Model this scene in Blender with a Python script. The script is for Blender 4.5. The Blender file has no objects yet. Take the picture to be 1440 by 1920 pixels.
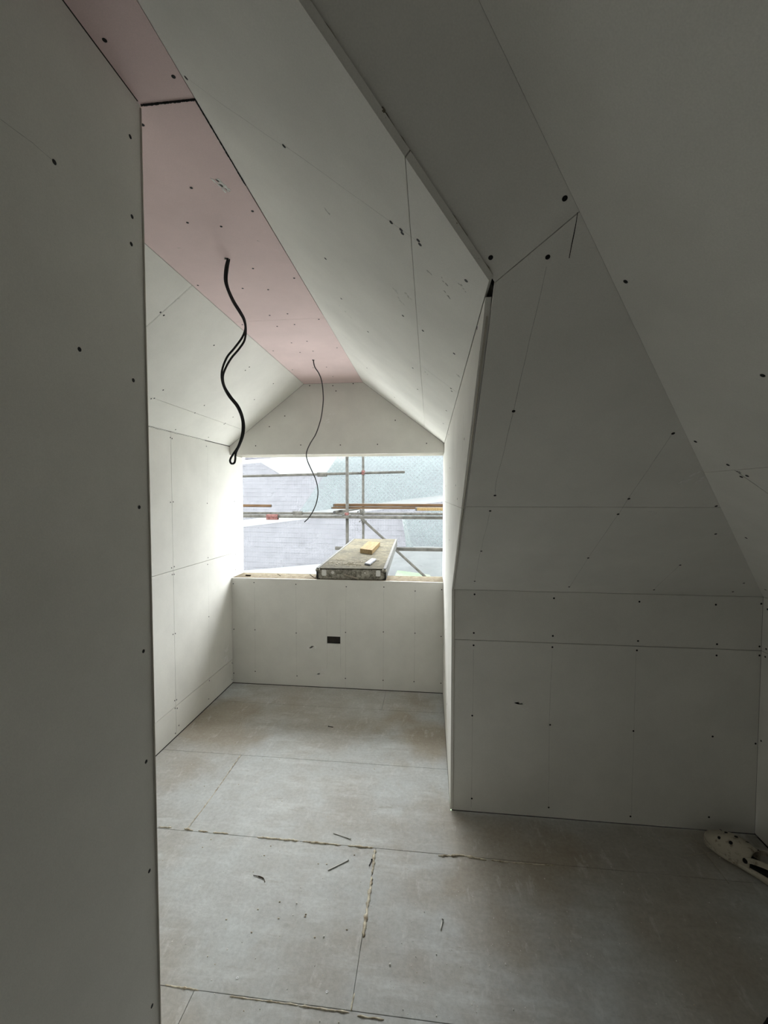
import bpy, bmesh, math, random
from mathutils import Vector, Matrix, noise
random.seed(7)
C = bpy.context.scene.collection
SC = bpy.context.scene
# ------------------------------------------------------------------ camera
F, YAW, PITCH, ROLL, EYE = 790.54, -0.1082, -0.0391, 0.0005, Vector((0, 0, 1.6))
_f = Vector((math.sin(YAW)*math.cos(PITCH), math.cos(YAW)*math.cos(PITCH), math.sin(PITCH)))
_r = Vector((math.cos(YAW), -math.sin(YAW), 0)); _u = _r.cross(_f)
RT = math.cos(ROLL)*_r + math.sin(ROLL)*_u; UP = -math.sin(ROLL)*_r + math.cos(ROLL)*_u
cam = bpy.data.objects.new('camera', bpy.data.cameras.new('camera')); C.objects.link(cam)
cam.data.sensor_fit = 'HORIZONTAL'; cam.data.sensor_width = 36; cam.data.lens = F/1440*36
cam.data.clip_start = 0.02; cam.data.clip_end = 300
M = Matrix((RT, UP, -_f)).transposed().to_4x4(); M.translation = EYE; cam.matrix_world = M
SC.camera = cam
# ------------------------------------------------------------------ light: overcast sky
SC.view_settings.view_transform = 'Standard'; SC.view_settings.look = 'None'
SC.view_settings.gamma = 1; SC.view_settings.use_curve_mapping = False
SC.view_settings.exposure = 0.30
SKY = 11.0
w = bpy.data.worlds.new('overcast_sky'); SC.world = w; w.use_nodes = True
nt = w.node_tree; nt.nodes.clear()
tc = nt.nodes.new('ShaderNodeTexCoord'); sp = nt.nodes.new('ShaderNodeSeparateXYZ')
rm = nt.nodes.new('ShaderNodeMapRange'); bg = nt.nodes.new('ShaderNodeBackground'); wo = nt.nodes.new('ShaderNodeOutputWorld')
rm.inputs['From Min'].default_value = 0; rm.inputs['From Max'].default_value = 1
rm.inputs['To Min'].default_value = SKY*.55; rm.inputs['To Max'].default_value = SKY
nt.links.new(tc.outputs['Generated'], sp.inputs[0]); nt.links.new(sp.outputs['Z'], rm.inputs['Value'])
nt.links.new(rm.outputs[0], bg.inputs['Strength']); bg.inputs['Color'].default_value = (0.93, 0.98, 1.0, 1)
nt.links.new(bg.outputs[0], wo.inputs[0])
# daylight portal over the open window (guides sky sampling, gives off nothing itself)
pl = bpy.data.lights.new('window_portal', 'AREA'); pl.shape = 'RECTANGLE'; pl.size = 1.8; pl.size_y = 1.05
pl.cycles.is_portal = True
po = bpy.data.objects.new('window_portal', pl); C.objects.link(po)
po.location = (-0.777, 3.70, 1.42); po.rotation_euler = (math.radians(-90), 0, 0)
# weak fill lamp added behind the camera to lift the dark room
al = bpy.data.lights.new('rear_fill', 'AREA'); al.shape = 'RECTANGLE'; al.size = 0.8; al.size_y = 1.0
al.energy = 1.4; al.color = (1.0, 0.97, 0.90)
ao = bpy.data.objects.new('rear_fill', al); C.objects.link(ao)
ao.location = (0.2, -2.1, 1.5); ao.rotation_euler = (math.radians(90), 0, 0)

# the veiled sun behind thin cloud, ahead of the window
sl_ = bpy.data.lights.new('veiled_sun', 'SUN'); sl_.energy = 5.0; sl_.angle = math.radians(50); sl_.color = (1.0, .985, .95)
so_ = bpy.data.objects.new('veiled_sun', sl_); C.objects.link(so_)
so_.rotation_euler = Vector((0.0, -math.cos(math.radians(46)), -math.sin(math.radians(46)))).to_track_quat('-Z', 'Y').to_euler()

# ------------------------------------------------------------------ room dimensions (metres)
XL, XR, YW, YO = -1.665, 0.1115, 3.384, 3.62
ZS, ZH, ZE, ZF = 0.905, 1.936, 2.012, 2.5076
XA, XB = -1.0257, -0.5383
YK, ZK, XW, TM, TR = 2.1103, 1.1325, 1.534, 0.7062, 0.7393
XP, YP, YB = -0.673, 0.949, -2.2
T = 0.0125
TDR = (ZF-ZE)/(XR-XB); TDL = (ZF-ZE)/(XA-XL)

# ------------------------------------------------------------------ helpers
def ray(px, py):
    return (_f*F + RT*(px-720) - UP*(py-960)).normalized()
def on(px, py, p0, n):
    d = ray(px, py); return EYE + d*((Vector(p0)-EYE).dot(n)/d.dot(n))
def on_y(px, py, Y): return on(px, py, (0, Y, 0), Vector((0, 1, 0)))
def on_z(px, py, Z): return on(px, py, (0, 0, Z), Vector((0, 0, 1)))
def tag(o, label=None, cat=None, group=None, kind=None):
    for k, v in (('label', label), ('category', cat), ('group', group), ('kind', kind)):
        if v: o[k] = v
    return o
def obj(name, me, mat=None, parent=None):
    if isinstance(me, bmesh.types.BMesh):
        m = bpy.data.meshes.new(name); me.to_mesh(m); me.free(); me = m
    if mat and not me.materials: me.materials.append(mat)
    o = bpy.data.objects.new(name, me); C.objects.link(o)
    if parent: o.parent = parent
    return o
def empty(name, loc=(0, 0, 0), rz=0):
    o = bpy.data.objects.new(name, None); C.objects.link(o); o.location = loc; o.rotation_euler = (0, 0, rz)
    o.empty_display_size = .1; return o
def bm_box(bm, a, b, mtx=None):
    vs = [bm.verts.new((x, y, z)) for x in (a[0], b[0]) for y in (a[1], b[1]) for z in (a[2], b[2])]
    for f in ((0,1,3,2),(4,6,7,5),(0,4,5,1),(2,3,7,6),(0,2,6,4),(1,5,7,3)): bm.faces.new([vs[i] for i in f])
    if mtx: bmesh.ops.transform(bm, matrix=mtx, verts=vs)
    return vs
def box(a, b, bevel=0):
    bm = bmesh.new(); bm_box(bm, a, b)
    bmesh.ops.recalc_face_normals(bm, faces=bm.faces[:])
    if bevel: bmesh.ops.bevel(bm, geom=bm.edges[:], offset=bevel, segments=2, affect='EDGES')
    return bm
def bm_prism(bm, pts, ext):
    """extrude the 3D polygon pts by vector ext"""
    a = [bm.verts.new(p) for p in pts]; b = [bm.verts.new(Vector(p)+ext) for p in pts]
    n = len(pts); bm.faces.new(a); bm.faces.new(b[::-1])
    for i in range(n): bm.faces.new((a[i], b[i], b[(i+1) % n], a[(i+1) % n]))
def prism(pts, ext):
    bm = bmesh.new(); bm_prism(bm, pts, ext); bmesh.ops.recalc_face_normals(bm, faces=bm.faces[:]); return bm
def bm_tube(bm, pts, r, seg=12, cap=True, flat=1.0):
    pts = [Vector(p) for p in pts]; rings = []
    rs = r if isinstance(r, (list, tuple)) else [r]*len(pts)
    up = Vector((0, 0, 1))
    t0 = (pts[1]-pts[0]).normalized()
    if abs(t0.dot(up)) > .9: up = Vector((1, 0, 0))
    side = t0.cross(up).normalized()
    for i, p in enumerate(pts):
        t = (pts[min(i+1, len(pts)-1)]-pts[max(i-1, 0)]).normalized()
        side = (side - t*side.dot(t)).normalized(); o2 = side.cross(t)
        rings.append([bm.verts.new(p + (side*math.cos(a) + o2*math.sin(a)*flat)*rs[i]) for a in [2*math.pi*k/seg for k in range(seg)]])
    for i in range(len(rings)-1):
        for k in range(seg): 
            f = bm.faces.new((rings[i][k], rings[i][(k+1) % seg], rings[i+1][(k+1) % seg], rings[i+1][k])); f.smooth = True
    if cap:
        bm.faces.new(rings[0][::-1]); bm.faces.new(rings[-1])
def tube(pts, r, seg=12, flat=1.0):
    bm = bmesh.new(); bm_tube(bm, pts, r, seg, True, flat); bmesh.ops.recalc_face_normals(bm, faces=bm.faces[:]); return bm
def spline(pts, n=10):
    P = [Vector(p) for p in pts]; P = [P[0]*2-P[1]]+P+[P[-1]*2-P[-2]]; out = []
    for i in range(1, len(P)-2):
        for k in range(n):
            t = k/n; a, b, c, d = P[i-1:i+3]
            out.append(.5*((2*b)+(c-a)*t+(2*a-5*b+4*c-d)*t*t+(3*b-a-3*c+d)*t**3))
    out.append(P[-2]); return out

# ------------------------------------------------------------------ materials
def mat(name, base, rough=.8, metal=0, build=None):
    m = bpy.data.materials.new(name); m.use_nodes = True
    N = m.node_tree; b = N.nodes['Principled BSDF']
    b.inputs['Base Color'].default_value = (*base, 1); b.inputs['Roughness'].default_value = rough; b.inputs['Metallic'].default_value = metal
    b.inputs['Specular IOR Level'].default_value = .35
    if build: build(N, b)
    return m
def nz(N, scale, detail=4, rough=.6, coord='Object', stretch=None):
    t = N.nodes.new('ShaderNodeTexCoord'); n = N.nodes.new('ShaderNodeTexNoise')
    n.inputs['Scale'].default_value = scale; n.inputs['Detail'].default_value = detail; n.inputs['Roughness'].default_value = rough
    src = t.outputs[coord]
    if stretch:
        mp = N.nodes.new('ShaderNodeMapping'); mp.inputs['Scale'].default_value = stretch
        N.links.new(src, mp.inputs[0]); src = mp.outputs[0]
    N.links.new(src, n.inputs['Vector']); return n.outputs['Fac']
def ramp(N, fac, stops):
    r = N.nodes.new('ShaderNodeValToRGB'); e = r.color_ramp.elements
    while len(e) < len(stops): e.new(.5)
    for el, (p, c) in zip(e, stops): el.position = p; el.color = (*c, 1) if len(c) == 3 else c
    N.links.new(fac, r.inputs[0]); return r.outputs[0]
def mix(N, fac, a, b, mode='MIX'):
    m = N.nodes.new('ShaderNodeMix'); m.data_type = 'RGBA'; m.blend_type = mode
    for s, v in ((0, fac), (6, a), (7, b)):
        if isinstance(v, (int, float)): m.inputs[s].default_value = v
        elif isinstance(v, tuple): m.inputs[s].default_value = (*v, 1)
        else: N.links.new(v, m.inputs[s])
    return m.outputs[2]
def bump(N, b, fac, strength=.2, dist=.002):
    u = N.nodes.new('ShaderNodeBump'); u.inputs['Strength'].default_value = strength; u.inputs['Distance'].default_value = dist
    N.links.new(fac, u.inputs['Height']); N.links.new(u.outputs[0], b.inputs['Normal'])
def paper(base):
    def bld(N, b):
        c = tuple(base)
        k = lambda s: tuple(x*s for x in c)
        col = ramp(N, nz(N, 3.5, 5), [(.3, k(.93)), (.7, k(1.05))])
        sm = ramp(N, nz(N, 14, 6, .7), [(.66, (0, 0, 0)), (.74, (1, 1, 1))])
        msk = ramp(N, nz(N, 1.7, 3), [(.55, (0, 0, 0)), (.68, (.38, .38, .38))])
        sc = mix(N, 1, sm, msk, 'MULTIPLY')
        col = mix(N, sc, col, k(.62))
        fine = nz(N, 420, 2)
        col = mix(N, .10, col, ramp(N, fine, [(.3, (.2, .2, .2)), (.7, (1, 1, 1))]), 'MULTIPLY')
        N.links.new(col, b.inputs['Base Color']); bump(N, b, fine, .08, .0006)
    return bld
GREY = mat('plasterboard_paper', (.64, .63, .60), .85, build=paper((.80, .785, .735)))
PINK = mat('pink_board_paper', (.6, .45, .45), .85, build=paper((.78, .615, .60)))
CORE = mat('gypsum_edge', (.5, .48, .42), .9, build=paper((.60, .565, .49)))
SHELL = mat('dark_stud_backing', (.05, .045, .04), .95, build=lambda N, b: N.links.new(ramp(N, nz(N, 9), [(.3, (.03, .027, .024)), (.7, (.07, .06, .05))]), b.inputs['Base Color']))
BLACK = mat('black_phosphate_steel', (.008, .008, .009), .5, .3, build=lambda N, b: bump(N, b, nz(N, 300), .1))
PENCIL = mat('pencil_graphite', (.30, .29, .27), .8, build=lambda N, b: N.links.new(ramp(N, nz(N, 60), [(.35, (.27, .26, .24)), (.65, (.48, .47, .44))]), b.inputs['Base Color']))
SCUFF = mat('grey_scuff', (.55, .54, .50), .85, build=lambda N, b: N.links.new(ramp(N, nz(N, 50), [(.35, (.50, .49, .455)), (.65, (.70, .69, .65))]), b.inputs['Base Color']))
def floor_mat(N, b):
    big = nz(N, 1.6, 5, .6); mid = nz(N, 6, 6, .65); fine = nz(N, 60, 5, .7)
    col = ramp(N, big, [(.38, (.40, .365, .31)), (.56, (.53, .555, .555))])
    col = mix(N, .45, col, ramp(N, mid, [(.3, (.40, .385, .36)), (.7, (.60, .635, .64))]))
    t = N.nodes.new('ShaderNodeTexCoord')
    dust = nz(N, 3, 6, .7, stretch=(1, 4, 1)); dm = ramp(N, dust, [(.5, (0, 0, 0)), (.68, (.55, .55, .55))])
    col = mix(N, dm, col, (.67, .70, .70))
    # brown dirt trodden in along the walls and in the doorway of the dormer
    tcd = N.nodes.new('ShaderNodeTexCoord'); wob = N.nodes.new('ShaderNodeTexNoise'); wob.inputs['Scale'].default_value = 2.6; wob.inputs['Detail'].default_value = 6
    N.links.new(tcd.outputs['Object'], wob.inputs['Vector'])
    for (sx_, sy_, rx_, k_) in ((-1.5, 2.75, .55, .8), (-.75, 3.3, .75, .4), (.0, 2.75, .38, .8), (.35, 1.85, .42, .75), (1.0, 1.9, .6, .6), (-.9, 1.1, .3, .4), (.85, 1.4, .4, .25)):
        mp_ = N.nodes.new('ShaderNodeVectorMath'); mp_.operation = 'DISTANCE'; N.links.new(tcd.outputs['Object'], mp_.inputs[0]); mp_.inputs[1].default_value = (sx_, sy_, 0)
        ad = N.nodes.new('ShaderNodeMath'); ad.operation = 'MULTIPLY_ADD'; ad.inputs[1].default_value = 1.1; N.links.new(wob.outputs['Fac'], ad.inputs[0]); N.links.new(mp_.outputs['Value'], ad.inputs[2])
        q_ = N.nodes.new('ShaderNodeMapRange'); q_.inputs['From Min'].default_value = .55+rx_*.45; q_.inputs['From Max'].default_value = .55+rx_; q_.inputs['To Min'].default_value = k_; q_.inputs['To Max'].default_value = 0
        N.links.new(ad.outputs[0], q_.inputs['Value']); col = mix(N, q_.outputs[0], col, mix(N, mid, (.30, .245, .175), (.46, .42, .35)))
    tr1 = ramp(N, nz(N, 7, 7, .75, stretch=(2.5, .8, 1)), [(.56, (0, 0, 0)), (.64, (.4, .4, .4))]); col = mix(N, tr1, col, (.66, .665, .65))
    tr2 = ramp(N, nz(N, 5, 8, .75, stretch=(.7, 3, 1)), [(.60, (0, 0, 0)), (.68, (.45, .45, .45))]); col = mix(N, tr2, col, (.32, .29, .25))
    col = mix(N, .22, col, ramp(N, fine, [(.35, (.35, .35, .35)), (.6, (1, 1, 1))]), 'MULTIPLY')
    st = ramp(N, nz(N, 28, 4, .8), [(.68, (0, 0, 0)), (.76, (.5, .5, .5))]); col = mix(N, st, col, (.27, .24, .20))
    N.links.new(col, b.inputs['Base Color'])
    r = N.nodes.new('ShaderNodeMapRange'); r.inputs['To Min'].default_value = .5; r.inputs['To Max'].default_value = .85
    N.links.new(mid, r.inputs['Value']); N.links.new(r.outputs[0], b.inputs['Roughness'])
    bump(N, b, fine, .35, .002)
FLOOR = mat('dusty_cement_board', (.5, .48, .45), .7, build=floor_mat)
def woodish(a, c, sx=(1, 14, 14), sc=5):
    def bld(N, b):
        g = nz(N, sc, 6, .6, stretch=sx); N.links.new(ramp(N, g, [(.35, a), (.65, c)]), b.inputs['Base Color']); bump(N, b, g, .2)
    return bld
OSB = mat('sawdusty_ply_sill', (.6, .5, .35), .85, build=woodish((.10, .08, .053), (.175, .15, .105), (1, 1, 1), 22))
BEAD = mat('dried_adhesive', (.55, .46, .33), .75, build=lambda N, b: N.links.new(ramp(N, nz(N, 45, 4), [(.35, (.30, .24, .16)), (.62, (.72, .67, .54))]), b.inputs['Base Color']))
WHITE = mat('white_dust_plaster', (.8, .8, .77), .9, build=lambda N, b: N.links.new(ramp(N, nz(N, 90), [(.3, (.72, .70, .66)), (.7, (.88, .87, .84))]), b.inputs['Base Color']))
CABLE = mat('black_pvc_cable', (.012, .012, .013), .45, build=lambda N, b: bump(N, b, nz(N, 80), .05))
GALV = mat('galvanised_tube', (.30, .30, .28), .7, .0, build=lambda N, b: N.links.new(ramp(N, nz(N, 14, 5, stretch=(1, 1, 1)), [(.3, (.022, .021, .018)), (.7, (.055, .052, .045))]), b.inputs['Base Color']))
RUST = mat('rusty_red_coupler', (.25, .08, .06), .8, build=lambda N, b: N.links.new(ramp(N, nz(N, 40, 5), [(.35, (.045, .018, .016)), (.65, (.09, .045, .04))]), b.inputs['Base Color']))
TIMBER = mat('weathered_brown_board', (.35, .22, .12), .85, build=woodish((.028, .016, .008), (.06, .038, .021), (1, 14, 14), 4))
PALEW = mat('pale_new_timber', (.75, .58, .32), .75, build=woodish((.08, .054, .022), (.12, .085, .042), (14, 1, 14), 4))
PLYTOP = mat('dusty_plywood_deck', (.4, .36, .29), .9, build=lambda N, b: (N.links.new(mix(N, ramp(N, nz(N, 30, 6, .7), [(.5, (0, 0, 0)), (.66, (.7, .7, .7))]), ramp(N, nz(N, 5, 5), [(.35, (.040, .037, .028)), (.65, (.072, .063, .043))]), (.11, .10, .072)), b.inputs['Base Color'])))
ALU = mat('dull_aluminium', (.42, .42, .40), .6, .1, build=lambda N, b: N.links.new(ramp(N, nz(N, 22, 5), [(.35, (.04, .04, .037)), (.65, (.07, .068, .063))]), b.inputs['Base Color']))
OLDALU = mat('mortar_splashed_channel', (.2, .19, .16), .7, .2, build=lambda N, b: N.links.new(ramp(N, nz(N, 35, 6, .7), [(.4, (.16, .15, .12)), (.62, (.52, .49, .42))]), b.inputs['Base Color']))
NAIL = mat('bright_nail_steel', (.62, .61, .58), .4, .3, build=lambda N, b: bump(N, b, nz(N, 200), .1))
SHAVE = mat('wood_shavings', (.7, .62, .48), .9, build=woodish((.26, .23, .17), (.36, .33, .27), (1, 1, 1), 30))
BOXM = mat('dark_metal_box', (.03, .03, .03), .6, .4, build=lambda N, b: bump(N, b, nz(N, 50), .1))
RUBBER = mat('dirty_white_rubber', (.6, .56, .47), .7, build=lambda N, b: N.links.new(mix(N, ramp(N, nz(N, 38, 6, .7), [(.52, (0, 0, 0)), (.66, (.85, .85, .85))]), (.50, .46, .37), (.17, .12, .08)), b.inputs['Base Color']))
DARKR = mat('black_lining', (.01, .01, .01), .9, build=lambda N, b: bump(N, b, nz(N, 90), .2))
CASE = mat('pale_grey_plastic', (.12, .122, .13), .5, build=lambda N, b: bump(N, b, nz(N, 60), .03))
PLASTIC = mat('white_plastic', (.75, .76, .78), .4, build=lambda N, b: bump(N, b, nz(N, 60), .03))
GRASS = mat('lawn_grass', (.1, .2, .05), .9, build=lambda N, b: N.links.new(ramp(N, nz(N, 1.2, 8, .7), [(.35, (.05, .07, .035)), (.65, (.09, .11, .07))]), b.inputs['Base Color']))
TILE = mat('slate_grey_tile', (.2, .19, .22), .75, build=lambda N, b: N.links.new(ramp(N, nz(N, 3, 8, .75), [(.3, (.040, .039, .044)), (.7, (.088, .086, .094))]), b.inputs['Base Color']))
RENDER = mat('pale_render', (.6, .6, .58), .9, build=lambda N, b: N.links.new(ramp(N, nz(N, 2, 5), [(.3, (.5, .5, .48)), (.7, (.62, .62, .60))]), b.inputs['Base Color']))
for _m in (TIMBER, PALEW, PLYTOP, ALU, GALV, RUST, TILE, CASE, OSB):
    _m.node_tree.nodes['Principled BSDF'].inputs['Specular IOR Level'].default_value = .05
def net(name, col, lo, hi, cell, diag=True, glow=.5):
    """woven sheeting: translucent threads with open holes between"""
    m = bpy.data.materials.new(name); m.use_nodes = True; N = m.node_tree; N.nodes.clear()
    out = N.nodes.new('ShaderNodeOutputMaterial'); tr = N.nodes.new('ShaderNodeBsdfTransparent')
    df = N.nodes.new('ShaderNodeBsdfDiffuse'); tl = N.nodes.new('ShaderNodeBsdfTranslucent')
    df.inputs[0].default_value = (*col, 1); tl.inputs[0].default_value = (*col, 1)
    ms = N.nodes.new('ShaderNodeMixShader'); ms.inputs[0].default_value = glow
    N.links.new(df.outputs[0], ms.inputs[1]); N.links.new(tl.outputs[0], ms.inputs[2])
    t = N.nodes.new('ShaderNodeTexCoord'); mp = N.nodes.new('ShaderNodeMapping')
    mp.inputs['Rotation'].default_value = (0, math.radians(45 if diag else 0), 0)
    N.links.new(t.outputs['Object'], mp.inputs[0])
    ns = N.nodes.new('ShaderNodeTexNoise'); ns.inputs['Scale'].default_value = 2.2; ns.inputs['Detail'].default_value = 6
    ns.inputs['Roughness'].default_value = .7
    N.links.new(t.outputs['Object'], ns.inputs['Vector'])
    fs = []
    for ax in ('X', 'Z'):
        wv = N.nodes.new('ShaderNodeTexWave'); wv.bands_direction = ax; wv.inputs['Scale'].default_value = .314/cell
        wv.inputs['Distortion'].default_value = .5; wv.inputs['Detail'].default_value = 1
        N.links.new(mp.outputs[0], wv.inputs['Vector']); fs.append(wv.outputs['Fac'])
    mx = N.nodes.new('ShaderNodeMath'); mx.operation = 'MAXIMUM'; N.links.new(fs[0], mx.inputs[0]); N.links.new(fs[1], mx.inputs[1])
    av = N.nodes.new('ShaderNodeMath'); av.operation = 'MULTIPLY_ADD'; av.inputs[1].default_value = 1.6; av.inputs[2].default_value = -.35
    N.links.new(ns.outputs['Fac'], av.inputs[0])
    mu = N.nodes.new('ShaderNodeMath'); mu.operation = 'MULTIPLY'; N.links.new(mx.outputs[0], mu.inputs[0]); N.links.new(av.outputs[0], mu.inputs[1])
    mr = N.nodes.new('ShaderNodeMapRange'); mr.inputs['From Max'].default_value = .8
    mr.inputs['To Min'].default_value = lo; mr.inputs['To Max'].default_value = hi
    N.links.new(mu.outputs[0], mr.inputs['Value'])
    fin = N.nodes.new('ShaderNodeMixShader'); N.links.new(mr.outputs[0], fin.inputs[0])
    N.links.new(tr.outputs[0], fin.inputs[1]); N.links.new(ms.outputs[0], fin.inputs[2]); N.links.new(fin.outputs[0], out.inputs[0])
    return m
NETW = net('white_debris_netting', (0.148, 0.150, 0.158), .35, .8, .06, False)
NETT = net('teal_debris_netting', (0.132, 0.156, 0.156), .40, .95, .07)
NETB = net('white_hem_band', (0.232, 0.240, 0.240), .85, 1, .5, False)
POLY = net('white_polythene', (0.176, 0.182, 0.182), .75, 1, .8, False)

# ------------------------------------------------------------------ a plane of the room
class Face:
    """flat surface of the room: p0, two in-plane axes u, v, and n pointing out of the room"""
    def __init__(s, name, p0, u, v, n, kind='structure'):
        s.p0 = Vector(p0); s.u = Vector(u).normalized(); s.v = Vector(v).normalized(); s.n = Vector(n).normalized()
        s.name = name; s.boards = []
    def P(s, a, b, d=0): return s.p0 + s.u*a + s.v*b + s.n*d
    def px(s, x, y): p = on(x, y, s.p0, s.n) - s.p0; return (p.dot(s.u), p.dot(s.v))
    def w(s, x, y, z): p = Vector((x, y, z)) - s.p0; return (p.dot(s.u), p.dot(s.v))
    def shell(s, poly, th=.06, off=.0135):
        s.root = obj(s.name, prism([s.P(a, b, off) for a, b in poly], s.n*th), SHELL); s.root['kind'] = 'structure'; return s.root
    def board(s, poly, m=GREY, gap=.0009, name='plasterboard', dz=None):
        c = Vector((sum(p[0] for p in poly)/len(poly), sum(p[1] for p in poly)/len(poly)))
        pts = inset(poly, gap)
        bm = prism([s.P(a, b, 0) for a, b in pts], s.n*(T if dz is None else dz))
        o = obj(name, bm, m, s.root); s.boards.append((poly, o)); return o
    def screws(s, lst, pxs=True):
        for q in lst:
            a = s.px(*q) if pxs else q
            par = s.root
            for poly, o in s.boards:
                if inside(a, poly): par = o
            o = bpy.data.objects.new('screw', SCREW); C.objects.link(o); o.parent = par
            p = s.P(*a)
            o.matrix_world = Matrix.Translation(p) @ (-s.n).to_track_quat('Z', 'Y').to_matrix().to_4x4() @ Matrix.Rotation(random.random()*3, 4, 'Z')
    def line(s, pts, wd=.0014, m=PENCIL, name='pencil_line', proud=.0003, pxs=True, jit=.0012):
        P = [Vector(s.px(*q) if pxs else q) for q in pts]; bm = bmesh.new(); Q = []
        for i in range(len(P)-1):
            n = max(2, int((P[i+1]-P[i]).length/.05))
            for k in range(n + (i == len(P)-2)):
                q = P[i].lerp(P[i+1], k/n); Q.append(q)
        L = []
        for i, q in enumerate(Q):
            t = (Q[min(i+1, len(Q)-1)]-Q[max(i-1, 0)]).normalized(); nn = Vector((-t.y, t.x)); j = random.uniform(-jit, jit)
            ww = wd*random.uniform(.5, 1)/2
            L.append([bm.verts.new(s.P(*(q+nn*(j+ww)), -proud)), bm.verts.new(s.P(*(q+nn*(j-ww)), -proud))])
        for i in range(len(L)-1): bm.faces.new((L[i][0], L[i][1], L[i+1][1], L[i+1][0]))
        o = obj(name, bm, m, s.root); return o
    def smear(s, cx, cy, lx, ly, ang=0, m=WHITE, n=14, name='plaster_smear', to=None):
        """thin dabs of dried plaster scuffed over the paper, centre in photo pixels, size in metres"""
        a, b = s.px(cx, cy)
        if to: q = s.px(*to); ang = math.atan2(q[1]-b, q[0]-a)
        bm = bmesh.new(); ca, sa = math.cos(ang), math.sin(ang)
        for i in range(n):
            u0, v0 = random.uniform(-lx, lx)/2, random.uniform(-ly, ly)/2; r = random.uniform(.12, .3)*min(lx, ly)
            pts = []
            for k in range(7):
                t = k/7*2*math.pi; rr = r*random.uniform(.5, 1.1)
                x, y = u0+math.cos(t)*rr*1.7, v0+math.sin(t)*rr*.6; pts.append(s.P(a+x*ca-y*sa, b+x*sa+y*ca, -.0006))
            bm_prism(bm, pts, s.n*.0007)
        o = obj(name, bm, m, s.root); o['kind'] = 'stuff'; return o
def inset(poly, g):
    P = [Vector(p) for p in poly]; n = len(P)
    if isinstance(g, (list, tuple)):      # one gap per edge i -> i+1
        area = sum(P[i].x*P[(i+1) % n].y-P[(i+1) % n].x*P[i].y for i in range(n)); sg = 1 if area > 0 else -1; L = []
        for i in range(n):
            e = (P[(i+1) % n]-P[i]).normalized(); nn = Vector((-e.y, e.x))*sg; L.append((P[i]+nn*g[i], e))
        out = []
        for i in range(n):
            (p, d), (q, f) = L[i-1], L[i]; c = d.x*f.y-d.y*f.x
            t = ((q.x-p.x)*f.y-(q.y-p.y)*f.x)/c if abs(c) > 1e-6 else 0
            out.append(tuple(p+d*t) if abs(c) > 1e-6 else tuple(q))
        return out
    area = sum(P[i].x*P[(i+1) % n].y-P[(i+1) % n].x*P[i].y for i in range(n)); sg = 1 if area > 0 else -1; out = []
    for i in range(n):
        a, b, c = P[i-1], P[i], P[(i+1) % n]; e1 = (b-a).normalized(); e2 = (c-b).normalized()
        n1 = Vector((-e1.y, e1.x))*sg; n2 = Vector((-e2.y, e2.x))*sg
        k = 1+n1.dot(n2); out.append(tuple(b+(n1+n2)*g/max(k, .3)))
    return out
def inside(p, poly):
    r = False; n = len(poly)
    for i in range(n):
        (x1, y1), (x2, y2) = poly[i], poly[(i+1) % n]
        if (y1 > p[1]) != (y2 > p[1]) and p[0] < (x2-x1)*(p[1]-y1)/(y2-y1)+x1: r = not r
    return r
def off(c, ox, oy, sc): return [(ox+x/sc, oy+y/sc) for x, y in c]
# drywall screw head: bugle rim, sunk cross recess
def screw_mesh():
    bm = bmesh.new(); N = 12; R = []
    for r, z in ((.0046, .0001), (.0042, .0006), (.0034, .0008)):
        R.append([bm.verts.new((r*math.cos(2*math.pi*k/N), r*math.sin(2*math.pi*k/N), z)) for k in range(N)])
    inner = [bm.verts.new(((.0026 if k % 3 == 0 else .0009)*math.cos(2*math.pi*k/N), (.0026 if k % 3 == 0 else .0009)*math.sin(2*math.pi*k/N), .0008 if k % 3 else .0007)) for k in range(N)]
    R.append(inner)
    for i in range(3):
        for k in range(N): bm.faces.new((R[i][k], R[i][(k+1) % N], R[i+1][(k+1) % N], R[i+1][k]))
    c = bm.verts.new((0, 0, .0002))
    for k in range(N): bm.faces.new((inner[k], inner[(k+1) % N], c))
    bm.faces.new(R[0][::-1]); m = bpy.data.meshes.new('screw'); bm.to_mesh(m); bm.free(); m.materials.append(BLACK); return m
SCREW = screw_mesh()
g = .0135   # where the backing starts behind the boards

# ------------------------------------------------------------------ FLOOR
fl = Face('floor', (0, 0, 0), (1, 0, 0), (0, 1, 0), (0, 0, -1))
fl.shell([(-1.75, YB-.1), (1.62, YB-.1), (1.62, YK), (XR+.0, YK), (XR+.06, YW+.1), (-1.75, YW+.1)], .08, .0185)
FJ = .0008
def fboard(x0, x1, y0, y1, m=FLOOR, pts=None):
    pts = pts or [(x0, y0), (x1, y0), (x1, y1), (x0, y1)]
    bm = prism([(x, y, random.uniform(-.0006, 0)*0) for x, y in inset(pts, FJ)], Vector((0, 0, -.018)))
    bmesh.ops.bevel(bm, geom=[e for e in bm.edges if all(v.co.z > -.001 for v in e.verts)], offset=.0008, segments=1, affect='EDGES')
    o = obj('floor_board', bm, FLOOR, fl.root); return o
ys = [-2.2, -1.1, -.5, .1, .70, on_z(560, 1882, 0).y, on_z(560, 1577, 0).y, on_z(560, 1423, 0).y, 3.07, YW-.003]
x3 = on_z(694, 1660, 0).x; x2 = on_z(405, 1482, 0).x
rows = [[-1.664, .2, XW], [-1.664, -.5, XW], [-1.664, .6, XW], [-1.664, .1, XW], [-1.664, -.75, XW], [-1.664, x3, XW], [-1.664, x2, XW], [-1.664, XR], [-1.664, -.35, XR]]
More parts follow.
